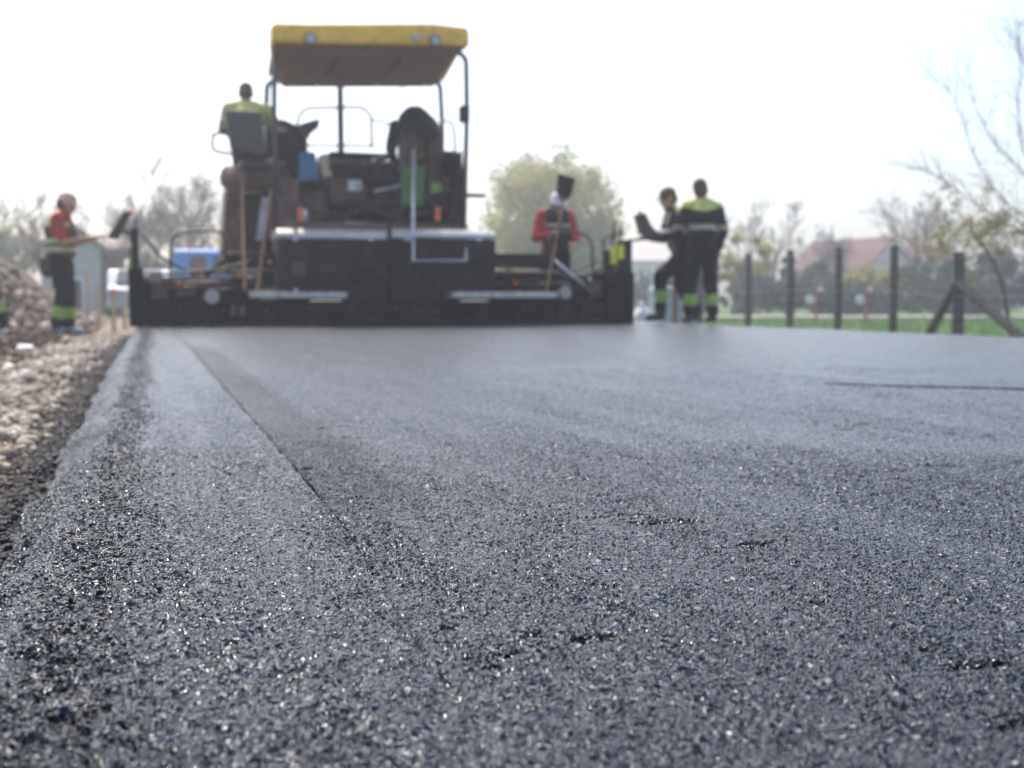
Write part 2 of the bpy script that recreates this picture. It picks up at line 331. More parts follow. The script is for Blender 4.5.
# ------------------------------------------------------------------ ground sheet
def ground_h(X, Y):
    z = np.full_like(X, -0.13) - sstep(-.42, -.32, X) * 0.012 + (vnoise(X, Y, 0.5, 21) - 0.5) * 0.05 + (vnoise(X, Y, 0.13, 22) - 0.5) * 0.03
    z = z + sstep(-0.5, -1.6, X) * 0 + (1 - sstep(-1.3, -0.75, X)) * ((vnoise(X, Y, 0.25, 23) - 0.3) * 0.07)
    left = 1 - sstep(-3.4, -0.95, X)
    md = left * sstep(14.6, 18.0, Y) * (1 - sstep(26, 34, Y)) * (1 - sstep(5, 9, -X) * 0.5)
    z = z + md * (1.25 + (vnoise(X, Y, 0.8, 24) - 0.5) * 0.5 + (vnoise(X, Y, 0.25, 25) - 0.5) * 0.2)
    z = np.where((X > -0.2) & (X < 6.0) , -0.17, z)
    right = sstep(EDGE_R + 0.05, EDGE_R + 1.1, X)
    z = z - right * 0.17 + right * (vnoise(X, Y, 1.3, 26) - 0.5) * 0.06
    far = sstep(25, 60, np.hypot(X, Y)); return z * (1 - far) + far * (-0.32)
rs = [0.5]
while rs[-1] < 900:
    r = rs[-1]; rs.append(r * (1.012 if r < 30 else 1.06))
rs = np.array(rs); th = np.linspace(-math.pi, math.pi, 721); th = np.sort(np.concatenate([th, np.linspace(R(-40), R(60), 500)]))
RR, TT = np.meshgrid(rs, th, indexing='ij'); X = RR * np.sin(TT); Y = RR * np.cos(TT); Z = ground_h(X, Y)
nr, na = X.shape; idx = np.arange(nr * na).reshape(nr, na)
q = np.stack([idx[:-1, :-1], idx[1:, :-1], idx[1:, 1:], idx[:-1, 1:]], -1).reshape(-1, 4)[:, ::-1]
def groundmat():
    m, t, b, o = nt('ground_soil_gravel_grass'); L = t.links
    tc = N(t, 'ShaderNodeTexCoord'); ob = tc.outputs['Object']; sx = N(t, 'ShaderNodeSeparateXYZ'); L.new(ob, sx.inputs[0])
    n1 = N(t, 'ShaderNodeTexNoise', Scale=5.0, Detail=8.0, Roughness=0.7); L.new(ob, n1.inputs['Vector'])
    n2 = N(t, 'ShaderNodeTexNoise', Scale=45.0, Detail=6.0, Roughness=0.7); L.new(ob, n2.inputs['Vector'])
    n3 = N(t, 'ShaderNodeTexNoise', Scale=0.35, Detail=6.0, Roughness=0.6); L.new(ob, n3.inputs['Vector'])
    soil = ramp(t, n2.outputs[0], [(0.25, (0.05, 0.034, 0.025)), (0.5, (0.13, 0.095, 0.07)), (0.75, (0.24, 0.19, 0.15))])
    grav = ramp(t, n2.outputs[0], [(0.25, (0.12, 0.09, 0.065)), (0.5, (0.26, 0.21, 0.16)), (0.75, (0.42, 0.36, 0.29))])
    gras = ramp(t, n3.outputs[0], [(0.3, (0.07, 0.13, 0.04)), (0.55, (0.12, 0.19, 0.06)), (0.8, (0.19, 0.22, 0.09))])
    def mr(a, c, w):
        ad = N(t, 'ShaderNodeMath', operation='MULTIPLY_ADD'); L.new(n1.outputs[0], ad.inputs[0]); ad.inputs[1].default_value = w; L.new(sx.outputs[0], ad.inputs[2])
        n = N(t, 'ShaderNodeMapRange'); L.new(ad.outputs[0], n.inputs[0]); n.inputs[1].default_value = a + w / 2; n.inputs[2].default_value = c + w / 2; return n.outputs[0]
    a = N(t, 'ShaderNodeMix', data_type='RGBA'); L.new(mr(-0.85, -0.65, 0.5), a.inputs[0]); L.new(soil.outputs[0], a.inputs[6]); L.new(grav.outputs[0], a.inputs[7])
    c = N(t, 'ShaderNodeMix', data_type='RGBA'); L.new(mr(6.6, 7.1, 0.8), c.inputs[0]); L.new(a.outputs[2], c.inputs[6]); L.new(gras.outputs[0], c.inputs[7])
    g = N(t, 'ShaderNodeMapRange'); L.new(sx.outputs[1], g.inputs[0]); g.inputs[1].default_value = 26; g.inputs[2].default_value = 34
    e = N(t, 'ShaderNodeMix', data_type='RGBA'); L.new(g.outputs[0], e.inputs[0]); L.new(c.outputs[2], e.inputs[6]); L.new(gras.outputs[0], e.inputs[7])
    L.new(e.outputs[2], b.inputs['Base Color']); b.inputs['Roughness'].default_value = 0.95; b.inputs['Specular IOR Level'].default_value = 0.2
    bp = N(t, 'ShaderNodeBump', Strength=0.8, Distance=0.02); L.new(n2.outputs[0], bp.inputs['Height']); L.new(bp.outputs[0], b.inputs['Normal']); return m
M['ground'] = groundmat()
gr = npmesh('ground', np.stack([X.ravel(), Y.ravel(), Z.ravel()], -1), q, 'ground', smooth=True); gr['kind'] = 'structure'
gh = lambda x, y: float(ground_h(np.array([x], float), np.array([y], float))[0])
# pale track across the field
b = MB(); M['track'] = mat('pale_track', (0.52, 0.50, 0.47), 0.9, 0, 0.15, 2)
a0 = G(600, 40, -0.255); a1 = G(1300, 40, -0.255); a2 = G(1300, 46, -0.255); a3 = G(600, 46, -0.255)
b.add([a0, a1, a2, a3], [(0, 1, 2, 3)]); o = b.build('path', 'track'); o['kind'] = 'structure'

# ------------------------------------------------------------------ scattered stones
ph = (1 + 5 ** 0.5) / 2
ICO = np.array([(-1, ph, 0), (1, ph, 0), (-1, -ph, 0), (1, -ph, 0), (0, -1, ph), (0, 1, ph), (0, -1, -ph), (0, 1, -ph), (ph, 0, -1), (ph, 0, 1), (-ph, 0, -1), (-ph, 0, 1)]) / 1.9
ICF = np.array([(0, 11, 5), (0, 5, 1), (0, 1, 7), (0, 7, 10), (0, 10, 11), (1, 5, 9), (5, 11, 4), (11, 10, 2), (10, 7, 6), (7, 1, 8), (3, 9, 4), (3, 4, 2), (3, 2, 6), (3, 6, 8), (3, 8, 9), (4, 9, 5), (2, 4, 11), (6, 2, 10), (8, 6, 7), (9, 8, 1)])
def stones(name, x, y, z, size, m, kind='stuff', flat=0.6):
    n = len(x); v = ICO[None] * (1 + RNG.normal(0, 0.16, (n, 12, 1))) * np.stack([np.ones(n), RNG.uniform(0.6, 1, n), RNG.uniform(0.45, 0.9, n) * flat / 0.6], -1)[:, None]
    a = RNG.uniform(0, 6.28, n); ti = RNG.normal(0, 0.35, n); ca, sa = np.cos(a)[:, None], np.sin(a)[:, None]; ct, st = np.cos(ti)[:, None], np.sin(ti)[:, None]
    y1 = v[..., 1] * ct - v[..., 2] * st; z1 = v[..., 1] * st + v[..., 2] * ct; x1 = v[..., 0]
    v = np.stack([x1 * ca - y1 * sa, x1 * sa + y1 * ca, z1], -1) * size[:, None, None] + np.stack([x, y, z], -1)[:, None]
    f = (ICF[None] + (np.arange(n) * 12)[:, None, None]).reshape(-1, 3)
    o = npmesh(name, v.reshape(-1, 3), f, m); o['kind'] = kind; return o
def on(fn, x, y, s, k=0.25): return fn(x, y) + s * k
# bitumen crumbs along the shoulder band and at the foot of the slope
n = 9000; y = 0.45 + 12.6 * RNG.random(n) ** 1.35; x = -0.068 + RNG.normal(0, 0.026, n) + 0.03 * RNG.random(n) ** 3 + (vnoise(y * 0, y, 0.35, 3) - 0.5) * -0.03; s = RNG.uniform(0.0009, 0.0026, n) * (1 + 0.06 * y)
s = np.where(RNG.random(n) < 0.02, s * 1.5, s)
tag(stones('asphalt_crumbs', x, y, on(road_h, x, y, s, 0.55), s, 'crumb'), 'loose black bitumen crumbs in a band along the road shoulder', 'asphalt crumbs')
n = 17000; y = 0.6 + 12 * RNG.random(n) ** 1.4; x = -0.205 - np.abs(RNG.normal(0, 1, n)) * (0.045 + 0.015 * y) - sstep(0.55, 0.8, vnoise(y * 0, y, 0.4, 31)) * 0.15 * RNG.random(n); s = RNG.uniform(0.002, 0.007, n) * (1 + 0.10 * y)
zz = np.maximum(ground_h(x, y), road_h(x, y)) + s * 0.4
tag(stones('spilled_asphalt', x, y, zz, s, 'spill'), 'spilled black asphalt lumps between the paved edge and the pale gravel', 'asphalt spill')
n = 19000; y = 1.2 + 13 * RNG.random(n) ** 1.5; x = -0.335 - 0.55 * RNG.random(n) ** 0.8 - (vnoise(y * 0, y, 0.4, 31) - .4) * 0.12; s = np.clip(RNG.lognormal(-5.05, 0.6, n), 0.002, 0.030) * (1 + 0.03 * y)
tag(stones('gravel', x, y, on(ground_h, x, y, s, 0.3), s, 'gravel'), 'pale crushed limestone gravel on the verge left of the road', 'gravel')
n = 9000; y = 3 + 14 * RNG.random(n); x = -0.72 - 3.0 * RNG.random(n); s = np.clip(RNG.lognormal(-4.2, 0.6, n), 0.006, 0.07)
tag(stones('soil_lumps', x, y, on(ground_h, x, y, s, 0.25), s, 'soilclod'), 'brown soil lumps beside the gravel verge', 'soil lumps')
n = 7000; y = 14.3 + 9 * RNG.random(n); x = -0.95 - 4.5 * RNG.random(n) ** 1.2; s = np.clip(RNG.lognormal(-3.45, 0.55, n), 0.012, 0.13)
tag(stones('rubble', x, y, on(ground_h, x, y, s, 0.3), s, 'rubble', flat=0.8), 'pale rubble and broken stone covering the earth mound at the left', 'rubble')
n = 260; y = 9 + 14 * RNG.random(n); x = EDGE_R + 0.15 + 0.45 * RNG.random(n); s = np.clip(RNG.lognormal(-3.2, 0.5, n), 0.02, 0.11)
tag(stones('earth_clods', x, y, on(ground_h, x, y, s, 0.5), s, 'soilclod'), 'dark earth clods along the far right edge of the road', 'earth clods')
# grass
n = 60000; dd = 9 + 34 * RNG.random(n) ** 0.9; x = EDGE_R + 0.35 + 30 * RNG.random(n) ** 1.2; y = 6 + 36 * RNG.random(n)
hh = RNG.uniform(0.05, 0.14, n); a = RNG.uniform(0, 6.28, n); w = RNG.uniform(0.006, 0.014, n); z = ground_h(x, y)
v = np.stack([np.stack([x - np.cos(a) * w, y - np.sin(a) * w, z], -1), np.stack([x + np.cos(a) * w, y + np.sin(a) * w, z], -1), np.stack([x + RNG.normal(0, .03, n), y + RNG.normal(0, .03, n), z + hh], -1)], 1)
tag(npmesh('grass', v.reshape(-1, 3), np.arange(3 * n).reshape(-1, 3), 'grass'), 'short green grass of the field behind the fence', 'grass', kind='stuff')

# ------------------------------------------------------------------ trees
TW = 0.0018
def limb(b, p, d, L, r, lev, maxlev, spread, tips, upb=0.12, kids=(3, 5), n=5):
    pts = [p.copy()]; rr = [r]; seg = max(3, int(5 - lev * 0.6)); q = p.copy(); dd = d.normalized()
    for i in range(seg):
        dd = (dd + Vector((random.gauss(0, .12), random.gauss(0, .12), random.gauss(0, .10) + upb * 0.35))).normalized(); q = q + dd * (L / seg)
        pts.append(q.copy()); rr.append(max(r * (1 - 0.75 * (i + 1) / seg), TW))
    b.tube(pts, rr, n if lev < 2 else 3, cap=False)
    if lev >= maxlev: tips.append(q); tips.append(pts[len(pts) // 2]); return
    for k in range(random.randint(*kids)):
        t = random.uniform(0.3, 1.0); i = min(int(t * seg), seg - 1); o = pts[i].lerp(pts[i + 1], t * seg - i)
        ax = dd.orthogonal().normalized(); ax = Matrix.Rotation(random.uniform(0, 6.28), 3, dd) @ ax
        nd = (dd * math.cos(spread) + ax * math.sin(spread) * random.uniform(0.6, 1.2)).normalized()
        limb(b, o, nd, L * random.uniform(0.5, 0.72), max(r * (1 - 0.7 * t) * 0.65, 0.002), lev + 1, maxlev, spread, tips, upb, kids, n)
def leaves(centers, nper, rad, size):
    c = np.array([tuple(q) for q in centers]); n = len(c) * nper; c = np.repeat(c, nper, 0); d = RNG.normal(0, 1, (n, 3)); d /= np.linalg.norm(d, axis=1)[:, None]
    p = c + d * (RNG.random(n) ** 0.5)[:, None] * (rad if np.isscalar(rad) else np.repeat(rad, nper)[:, None]); s = RNG.uniform(0.6, 1.3, n)[:, None] * size
    a = RNG.normal(0, 1, (n, 3)); a /= np.linalg.norm(a, axis=1)[:, None]; bb = np.cross(a, RNG.normal(0, 1, (n, 3))); bb /= np.linalg.norm(bb, axis=1)[:, None]
    v = np.stack([p - a * s, p + bb * s * .5, p + a * s, p - bb * s * .5], 1); return v.reshape(-1, 3), np.arange(4 * n).reshape(-1, 4)
def crown_tree(name, label, cat, x, d, ytop, wpx, leaf, nclump=60, nper=90, lsize=0.09, base=-0.32, group=None, low=0.25, shape='round', bark='bark'):
    o = G(x, d, base); H = PD(x, ytop, d).z - base; W = wpx * d / F / 2
    root = empty(name, o, label, cat, group); b = MB(); tips = []
    b.tube([o, o + Vector((0.05 * W, 0, H * 0.3)), o + Vector((-0.03 * W, 0, H * 0.6)), o + Vector((0, 0, H * .85))], [H * .028, H * .022, H * .012, H * .004], 8, cap=False)
    cl = []
    for k in range(nclump):
        while True:
            u = Vector((random.uniform(-1, 1), random.uniform(-1, 1), random.uniform(-1, 1)))
            if (0.35 if nclump < 100 else .6) < u.length < 1: break
        if shape == 'cone': t = random.random() ** 1.4; an = random.uniform(0, 6.28); rr = W * (1 - t) ** 0.8 * random.uniform(0.5, 1); pz = H * (0.06 + 0.92 * t); q = o + Vector((math.cos(an) * rr, math.sin(an) * rr, pz))
        else: q = o + Vector((u.x * W * .9, u.y * W * .9, H * (low + (1 - low) * (0.5 + 0.46 * u.z))))
        if nclump > 100: k_ = .78 + .34 * float(vnoise(np.array([u.x * 2 + 9]), np.array([u.z * 2 + u.y * 2]), .8, 77)[0]); q = Vector((o.x + (q.x - o.x) * k_, o.y + (q.y - o.y) * k_, o.z + (q.z - o.z) * (k_ * .5 + .5)))
        cl.append(q)
        if k % 3 == 0: b.tube([o + Vector((0, 0, max(0.1, (q.z - o.z) * 0.55))), o.lerp(q, 0.7) + Vector((0, 0, .1 * (q.z - o.z))), q], [H * .01, H * .006, H * .002], 4, cap=False)
    b.build('trunk', bark, root)
    v, f = leaves(cl, nper, [random.uniform(.16, .34) * W * (0.7 if shape == 'cone' else 1) for _ in cl], lsize)
    npmesh('crown', v - np.array(tuple(o)), f, leaf, root); return root
def bare_tree(name, label, cat, x, d, ytop, spread=0.55, lev=4, lean=0.0, base=-0.32, bark='barkp', leafn=0, leaf='leafb', kids=(3, 5), stems=1):
    o = G(x, d, base); H = PD(x, ytop, d).z - base; root = empty(name, o, label, cat); b = MB(); tips = []
    for s in range(stems):
        limb(b, o.copy(), Vector((lean + random.gauss(0, .12) * (stems > 1), random.gauss(0, .1), 1)), H * 0.58, H * 0.022, 0, lev, spread, tips, 0.15, kids)
    tw = MB(); b.build('trunk', bark, root)
    if leafn and tips:
        v, f = leaves(tips, leafn, 0.22 * H / 8, 0.05 * H / 8); npmesh('crown', v - np.array(tuple(o)), f, leaf, root)
    return root
crown_tree('leafy_tree', 'broad round tree in pale yellow-green spring leaf behind the paver', 'tree', 551, 62, 150, 150, 'leafy', 200, 135, 0.12, low=0.08)
bush = [  # x, depth, top, width, leaf, shape, category, label
 (500, 52, 252, 60, 'leafy', 'round', 'bush', 'low pale bush under the left side of the round leafy tree'),
 (600, 55, 246, 70, 'leafg', 'round', 'bush', 'green bush under the right side of the round leafy tree'),
 (655, 70, 262, 70, 'leafd', 'round', 'bush', 'low dark bush seen just left of the two workers at the fence'),
 (712, 58, 236, 36, 'leafd', 'cone', 'conifer', 'dark conifer just right of the two standing workers'),
 (745, 52, 232, 54, 'leafy', 'round', 'tree', 'yellow-green tree above the leftmost fence post'),
 (787, 50, 250, 38, 'leafd', 'cone', 'conifer', 'dark pointed conifer behind the second fence post from the left'),
 (818, 56, 262, 50, 'leafg', 'round', 'bush', 'bush in front of the left corner of the red-roofed house'),
 (872, 50, 266, 62, 'leafy', 'round', 'bush', 'yellow-green bush in front of the gable of the red-roofed house'),
 (912, 54, 256, 44, 'leafg', 'round', 'bush', 'green bush at the right corner of the red-roofed house'),
 (948, 50, 262, 60, 'leafd', 'round', 'bush', 'dark bush behind the braced fence post'),
 (1000, 52, 250, 70, 'leafd', 'round', 'tree', 'dark tree behind the right end of the fence'),
 (845, 47.5, 285, 110, 'leafd', 'round', 'hedge', 'low dark hedge before the red-roofed house, beyond the pale track'),
 (760, 48.5, 283, 90, 'leafd', 'round', 'hedge', 'low dark hedge behind the two leftmost fence posts'),
 (955, 47.5, 284, 110, 'leafd', 'round', 'hedge', 'low dark hedge behind the braced fence post'),
 (1060, 50, 262, 90, 'leafd', 'round', 'hedge', 'dark hedge at the right border of the view, beyond the fence'),
 (680, 50, 288, 70, 'leafg', 'round', 'hedge', 'low green hedge seen between the legs of the two fence-side workers'),
 (22, 60, 214, 66, 'leafy', 'round', 'tree', 'thin yellow-green tree above the rubble mound at the left edge'),
 (-20, 50, 222, 70, 'leafg', 'round', 'tree', 'green tree at the left border above the mound'),
 (105, 66, 246, 60, 'leafy', 'round', 'bush', 'tall olive bush between the grey house and the bare trees'),
 (160, 60, 258, 80, 'leafg', 'round', 'bush', 'low bush behind the left screed guard rail'),
 (245, 72, 240, 90, 'leafg', 'round', 'bush', 'bush behind the blue van'),
]
for (x, d, yt, w, lf, sh, cat, lab) in bush:
    crown_tree({'bush': 'bush', 'tree': 'leafy_tree', 'conifer': 'conifer_tree', 'hedge': 'hedge'}[cat], lab, cat, x, d, yt, w, lf, 34, 110, 0.11, low=0.02 if cat != 'tree' else 0.12, shape=sh)
TW = 0.011
for args in [
 ('bare_tree', 'wide leafless tree behind the left end of the screed', 'tree', 178, 48, 186),
 ('bare_tree', 'leafless tree just right of the grey house gable', 'tree', 135, 52, 200),
 ('bare_tree', 'leafless tree whose twigs show left of the operator platform', 'tree', 214, 50, 196),
 ('bare_tree', 'leafless tree directly behind the left control panel', 'tree', 150, 44, 205),
 ('bare_tree', 'thin leafless tree rising behind the two leftmost fence posts', 'tree', 768, 58, 206),
 ('bare_tree', 'small leafless tree left of the red-roofed house', 'tree', 812, 62, 236),
 ('bare_tree', 'leafless tree rising right behind the red-roofed house', 'tree', 918, 60, 196),
 ('bare_tree', 'leafless tree at the far left above the mound', 'tree', 8, 46, 206)]:
    bare_tree(*args, leafn=0, kids=(3, 5), stems=3)
TW = 0.0018
# near tree at the right: trunk just outside, boughs reaching in
o = G(1085, 19, -0.32); root = empty('budding_tree', o, 'budding tree with thin twigs reaching in from the right edge above the fence', 'tree'); b = MB(); tips = []
top = PD(1075, -60, 19); b.tube([o, o + Vector((-.1, 0, 1.6)), PD(1070, 150, 19), PD(1062, 40, 19.5), top], [.14, .11, .075, .05, .02], 10, cap=False)
boughs = [[(1070, 190), (1030, 180), (1000, 150), (975, 110), (962, 40)], [(1070, 170), (1024, 165), (1018, 110), (1022, 50), (1010, -10)], [(1070, 230), (1030, 235), (990, 215), (950, 185), (925, 168), (895, 172)],
          [(1075, 120), (1045, 100), (1020, 60), (1015, 10)], [(1062, 240), (1020, 232), (985, 235), (945, 245)], [(1072, 260), (1040, 225), (1005, 205), (975, 160), (955, 95), (920, 70)], [(1075, 210), (1040, 150), (1035, 60), (1040, 0)],
          [(1085, 280), (1040, 262), (1000, 250), (960, 262), (935, 258)]]
for k, bo in enumerate(boughs):
    pts = [PD(x_, y_, 19 + 0.35 * math.sin(k * 2.1 + i)) for i, (x_, y_) in enumerate(bo)]; pts = smoothpath(pts, 3); nn = len(pts)
    b.tube(pts, [0.013 * (1 - 0.85 * i / (nn - 1)) for i in range(nn)], 5, cap=False)
    for i in range(2, nn - 1):
        for _ in range(3):
            d = (pts[i + 1] - pts[i]).normalized(); dd = (d + Vector((random.gauss(0, .5), random.gauss(0, .5), random.gauss(.15, .5)))).normalized()
            limb(b, pts[i], dd, random.uniform(0.35, 0.9), 0.005, 2, 3, 0.6, tips, 0.1, (1, 3))
b.build('trunk', 'bark', root)
lows = [t for t in tips if t.z < PD(980, 215, 19).z]; highs = [t for t in tips if t.z >= PD(980, 215, 19).z]
v1, f1 = leaves(lows, 9, 0.13, 0.030); v2, f2 = leaves(highs[::3], 3, 0.06, 0.016)
npmesh('crown', np.concatenate([v1, v2]) - np.array(tuple(o)), np.concatenate([f1, f2 + len(v1)]), 'leafb', root)
# leaning young stem by the fence
o = G(1012, 18.2, -0.3); root = empty('leaning_sapling', o, 'dark leaning stem crossing behind the brace at the right end of the fence', 'sapling'); b = MB(); tips = []
b.tube([o, PD(1004, 290, 18.2), PD(994, 262, 18.3), PD(978, 240, 18.4), PD(960, 215, 18.5)], [.035, .03, .022, .014, .006], 7, cap=False)
for (x_, y_) in ((994, 262), (978, 240), (986, 252), (966, 224)):
    for s in (-1, 1): limb(b, PD(x_, y_, 18.35), Vector((s * .7, 0, .6)), 0.55, 0.008, 1, 2, 0.6, tips, 0.1, (2, 3))
b.build('trunk', 'bark', root); v, f = leaves(tips, 16, 0.13, 0.034); npmesh('crown', v - np.array(tuple(o)), f, 'leafb', root)

# ------------------------------------------------------------------ fence
FX = 12.0
fposts = [(700, 256), (748, 254), (790, 250), (838, 248), (893, 246), (958, 252), (1048, 250), (1165, 248)]
def fpt(x):     # point of the fence line under picture column x
    r = ray(x, HOR); k = FX / r.x; return CAM + r * k
root = empty('wire_fence', (FX, fpt(893).y, -0.3), 'wire fence on weathered brown wooden posts along the grass at the right', 'fence')
pp = []
for (x, yt) in fposts:
    p = fpt(x); r = ray(x, yt); top = CAM + r * (FX / r.x); g = gh(FX, p.y); pp.append((p.y, top.z, g))
    b = MB(); w = 0.075 if x != 958 else 0.095
    b.tube([(FX, p.y, g - .1), (FX + .01, p.y, (g + top.z) / 2), (FX, p.y, top.z)], [w, w * .95, w * .9], 9); b.build('post', 'post', root, bevel=0.008)
p = fpt(958); tz = CAM.z + (302 - 282) / F * 17.9
for (x, y) in ((928, 334), (1030, 338)):
    e = fpt(x); b = MB(); b.tube([(FX - .02, p.y, tz), (FX - .02, e.y, gh(FX, e.y))], 0.075, 8); b.build('brace', 'post', root)
b = MB(); ys = [q_[0] for q_ in pp]; y0, y1 = min(ys), max(ys); hg = lambda y_: float(np.interp(y_, ys[::-1], [q_[1] for q_ in pp][::-1]))
for k in range(9):
    t = 0.06 + 0.88 * k / 8; b.tube([(FX - .06, y_, gh(FX, y_) * (1 - t) + hg(y_) * t) for y_ in np.linspace(y0, y1, 24)], 0.003 if k not in (0, 4, 8) else 0.006, 4, cap=False)
for y_ in np.arange(y0, y1, 0.12): b.tube([(FX - .06, y_, gh(FX, y_)), (FX - .06, y_, hg(y_) * .94)], 0.0025, 3, cap=False)
b.build('wire_mesh', 'wire', root)
# marker stakes on the field
for (x, lab) in ((816, 'red marker stake with white ribbon, left of the one at the house gable'), (866, 'red marker stake with white ribbon in front of the house gable')):
    o = G(x, 27, -0.31); root = empty('marker_stake', o, lab, 'marker stake', 'marker stakes standing in the field'); h = (302 - 283) / F * 27 + .58
    b = MB(); b.tube([o, o + Vector((0, 0, h))], 0.035, 8); b.build('stake', 'redpaint', root)
    b = MB(); b.ball(o + Vector((-.16, 0, h * .62)), (.13, .03, .11)); b.ball(o + Vector((.1, 0, h * .85)), (.09, .03, .06)); b.build('ribbon', 'white', root)

# ------------------------------------------------------------------ buildings
def house(name, label, x, d, wpx, yeave, yridge, wall, roof, dep=9, rot=0.0, gable_front=True, base=-.35, wins=((-.25, .45), (.25, .45))):
    o = G(x, d, base); root = empty(name, o, label, 'house'); root.rotation_euler = (0, 0, -math.atan2(o.x, o.y) + rot); W = wpx * d / F; He = PD(x, yeave, d).z - base; Hr = PD(x, yridge, d).z - base
    b = MB()
    if gable_front: b.prism([o + Vector(v) for v in ((-W/2, 0, 0), (W/2, 0, 0), (W/2, 0, He), (0, 0, Hr - .1), (-W/2, 0, He))], (0, dep, 0))
    else: b.prism([o + Vector(v) for v in ((-W/2, 0, 0), (-W/2, dep, 0), (-W/2, dep, He), (-W/2, dep / 2, Hr - .1), (-W/2, 0, He))], (W, 0, 0))
    b.build('wall', wall, root); b = MB(); e = .35
    if gable_front:
        for s in (-1, 1):
            k = (Hr - He) / (W / 2); b.prism([o + Vector(v) for v in ((0, -e, Hr), (s * (W/2 + e), -e, He - k * e), (s * (W/2 + e), -e, He - k * e + .18), (0, -e, Hr + .18))], (0, dep + 2 * e, 0))
    else:
        for y0_, y1_ in ((0, 1), (dep, -1)):
            k = (Hr - He) / (dep / 2); b.prism([o + Vector(v) for v in ((-W/2 - e, dep / 2, Hr), (-W/2 - e, y0_ - y1_ * e, He - k * e), (-W/2 - e, y0_ - y1_ * e, He - k * e + .18), (-W/2 - e, dep / 2, Hr + .18))], (W + 2 * e, 0, 0))
    b.build('roof', roof, root)
    for (fx, fz) in wins:
        b = MB(); cx_, cz = fx * W, fz * He; b.box(tuple(o + Vector((cx_ - .5, -.05, cz - .6))), tuple(o + Vector((cx_ + .5, .02, cz + .6)))); w_ = b.build('window', 'white', root)
        b = MB(); b.box(tuple(o + Vector((cx_ - .42, -.08, cz - .52))), tuple(o + Vector((cx_ + .42, -.053, cz + .52)))); b.build('pane', 'glass', w_)
    return root
house('red_roofed_house', 'pale house with a long red tiled roof and gable beyond the field at the right', 889, 95, 66, 268, 239, 'wallp', 'roofr', 8.5, R(48), True, wins=((-.22, .45), (.22, .45)))
house('small_red_roofed_house', 'small red roof showing at the right of the pale gabled house', 928, 110, 44, 262, 246, 'wallw', 'roofr', 8, 0, False, wins=((0, .5),))
house('pale_building', 'long low whitish building seen between the right screed end and the workers', 655, 100, 64, 262, 252, 'wallw', 'wallp', 10, 0, False)
house('grey_house', 'lilac-grey house with a brown gable roof behind the left worker', 72, 40, 56, 248, 226, 'wallp', 'roofb', 8, 0, True, wins=((-.05, .35),))
house('olive_shed', 'small low shed between the grey house and the left end gate', 112, 44, 26, 252, 244, 'roofb', 'roofb', 5, 0, False, wins=())

# ------------------------------------------------------------------ vehicles behind
def wheel(root, c, r, w, ax):
    b = MB(); c = Vector(c); ax = Vector(ax); b.tube([c - ax * w / 2, c + ax * w / 2], r, 18); wh = b.build('wheel', 'tyre', root, bevel=.02)
    b = MB(); b.tube([c - ax * (w / 2 + .012), c + ax * (w / 2 + .012)], r * .6, 14); b.build('rim', 'chrome', wh)
def car(x, d, label, paint, L=4.2, Wd=1.75, H=1.45):
    o = G(x, d, -0.22); root = empty('parked_car', o, label, 'car')
    prof = [(-L/2, .3), (-L/2, .85), (-L/2 + .35, .95), (-L/2 + .9, 1.4), (-L/2 + 2.2, H), (L/2 - 1.5, .98), (L/2 - .15, .85), (L/2, .55), (L/2, .3)]
    b = MB(); b.prism([o + Vector((-Wd/2, y_, z_)) for y_, z_ in prof], (Wd, 0, 0)); b.build('body', paint, root, bevel=.06)
    b = MB(); b.prism([o + Vector((-Wd/2 - .004, y_, z_)) for y_, z_ in ((-L/2 + .55, 1.0), (-L/2 + .95, 1.33), (-L/2 + 2.1, 1.38), (L/2 - 1.75, 1.0))], (Wd + .008, 0, 0)); b.build('side_window', 'glass', root)
    b = MB(); b.prism([o + Vector(v) for v in ((-.65, -L/2 + .36, 1.0), (.65, -L/2 + .36, 1.0), (.58, -L/2 + .80, 1.36), (-.58, -L/2 + .80, 1.36))], (0, -.03, .03)); b.build('rear_window', 'glass', root)
    for s in (-1, 1):
        for yy in (-L/2 + .8, L/2 - .8): wheel(root, o + Vector((s * (Wd/2 - .08), yy, .31)), .31, .2, (1, 0, 0))
        b = MB(); a = o + Vector((s * .7, -L/2 - .01, .75)); b.box(tuple(a - Vector((.12, .03, .08))), tuple(a + Vector((.12, .03, .08)))); b.build('tail_light', 'orange', root, bevel=.01)
    return root
car(141, 34, 'silver-blue car parked beyond the rubble at the left', 'carw')
o = G(205, 30, -.2); root = empty('blue_van', o, 'bright blue van with an orange roof beacon behind the left screed', 'van')
s = 30 / F; W = 1.9; zt = PD(205, 249, 30).z
b = MB(); b.prism([o + Vector((-W/2 + .2, y_, z_)) for y_, z_ in ((0, .3), (0, zt + .2 - .05), (.2, zt + .2), (3.2, zt + .2), (4.0, 1.1), (4.7, .95), (4.8, .3))], (W, 0, 0)); b.build('body', 'vanb', root, bevel=.07)
b = MB(); b.box(tuple(o + Vector((-.35, -.03, .9))), tuple(o + Vector((.05, .01, zt)))); b.build('rear_door_panel', 'grey', root, bevel=.02)
b = MB(); b.box(tuple(o + Vector((.25, -.04, 1.15))), tuple(o + Vector((1.0, .01, zt + .02)))); b.build('rear_window', 'glass', root, bevel=.02)
b = MB(); bc = o + Vector((-.35, .4, zt + .2)); b.tube([bc, bc + Vector((0, 0, .12))], [.08, .06], 12); b.build('beacon', 'orange', root)
for sx_ in (-.6, 1.0):
    for yy in (.8, 3.9): wheel(root, o + Vector((sx_, yy, .33)), .33, .2, (1, 0, 0))

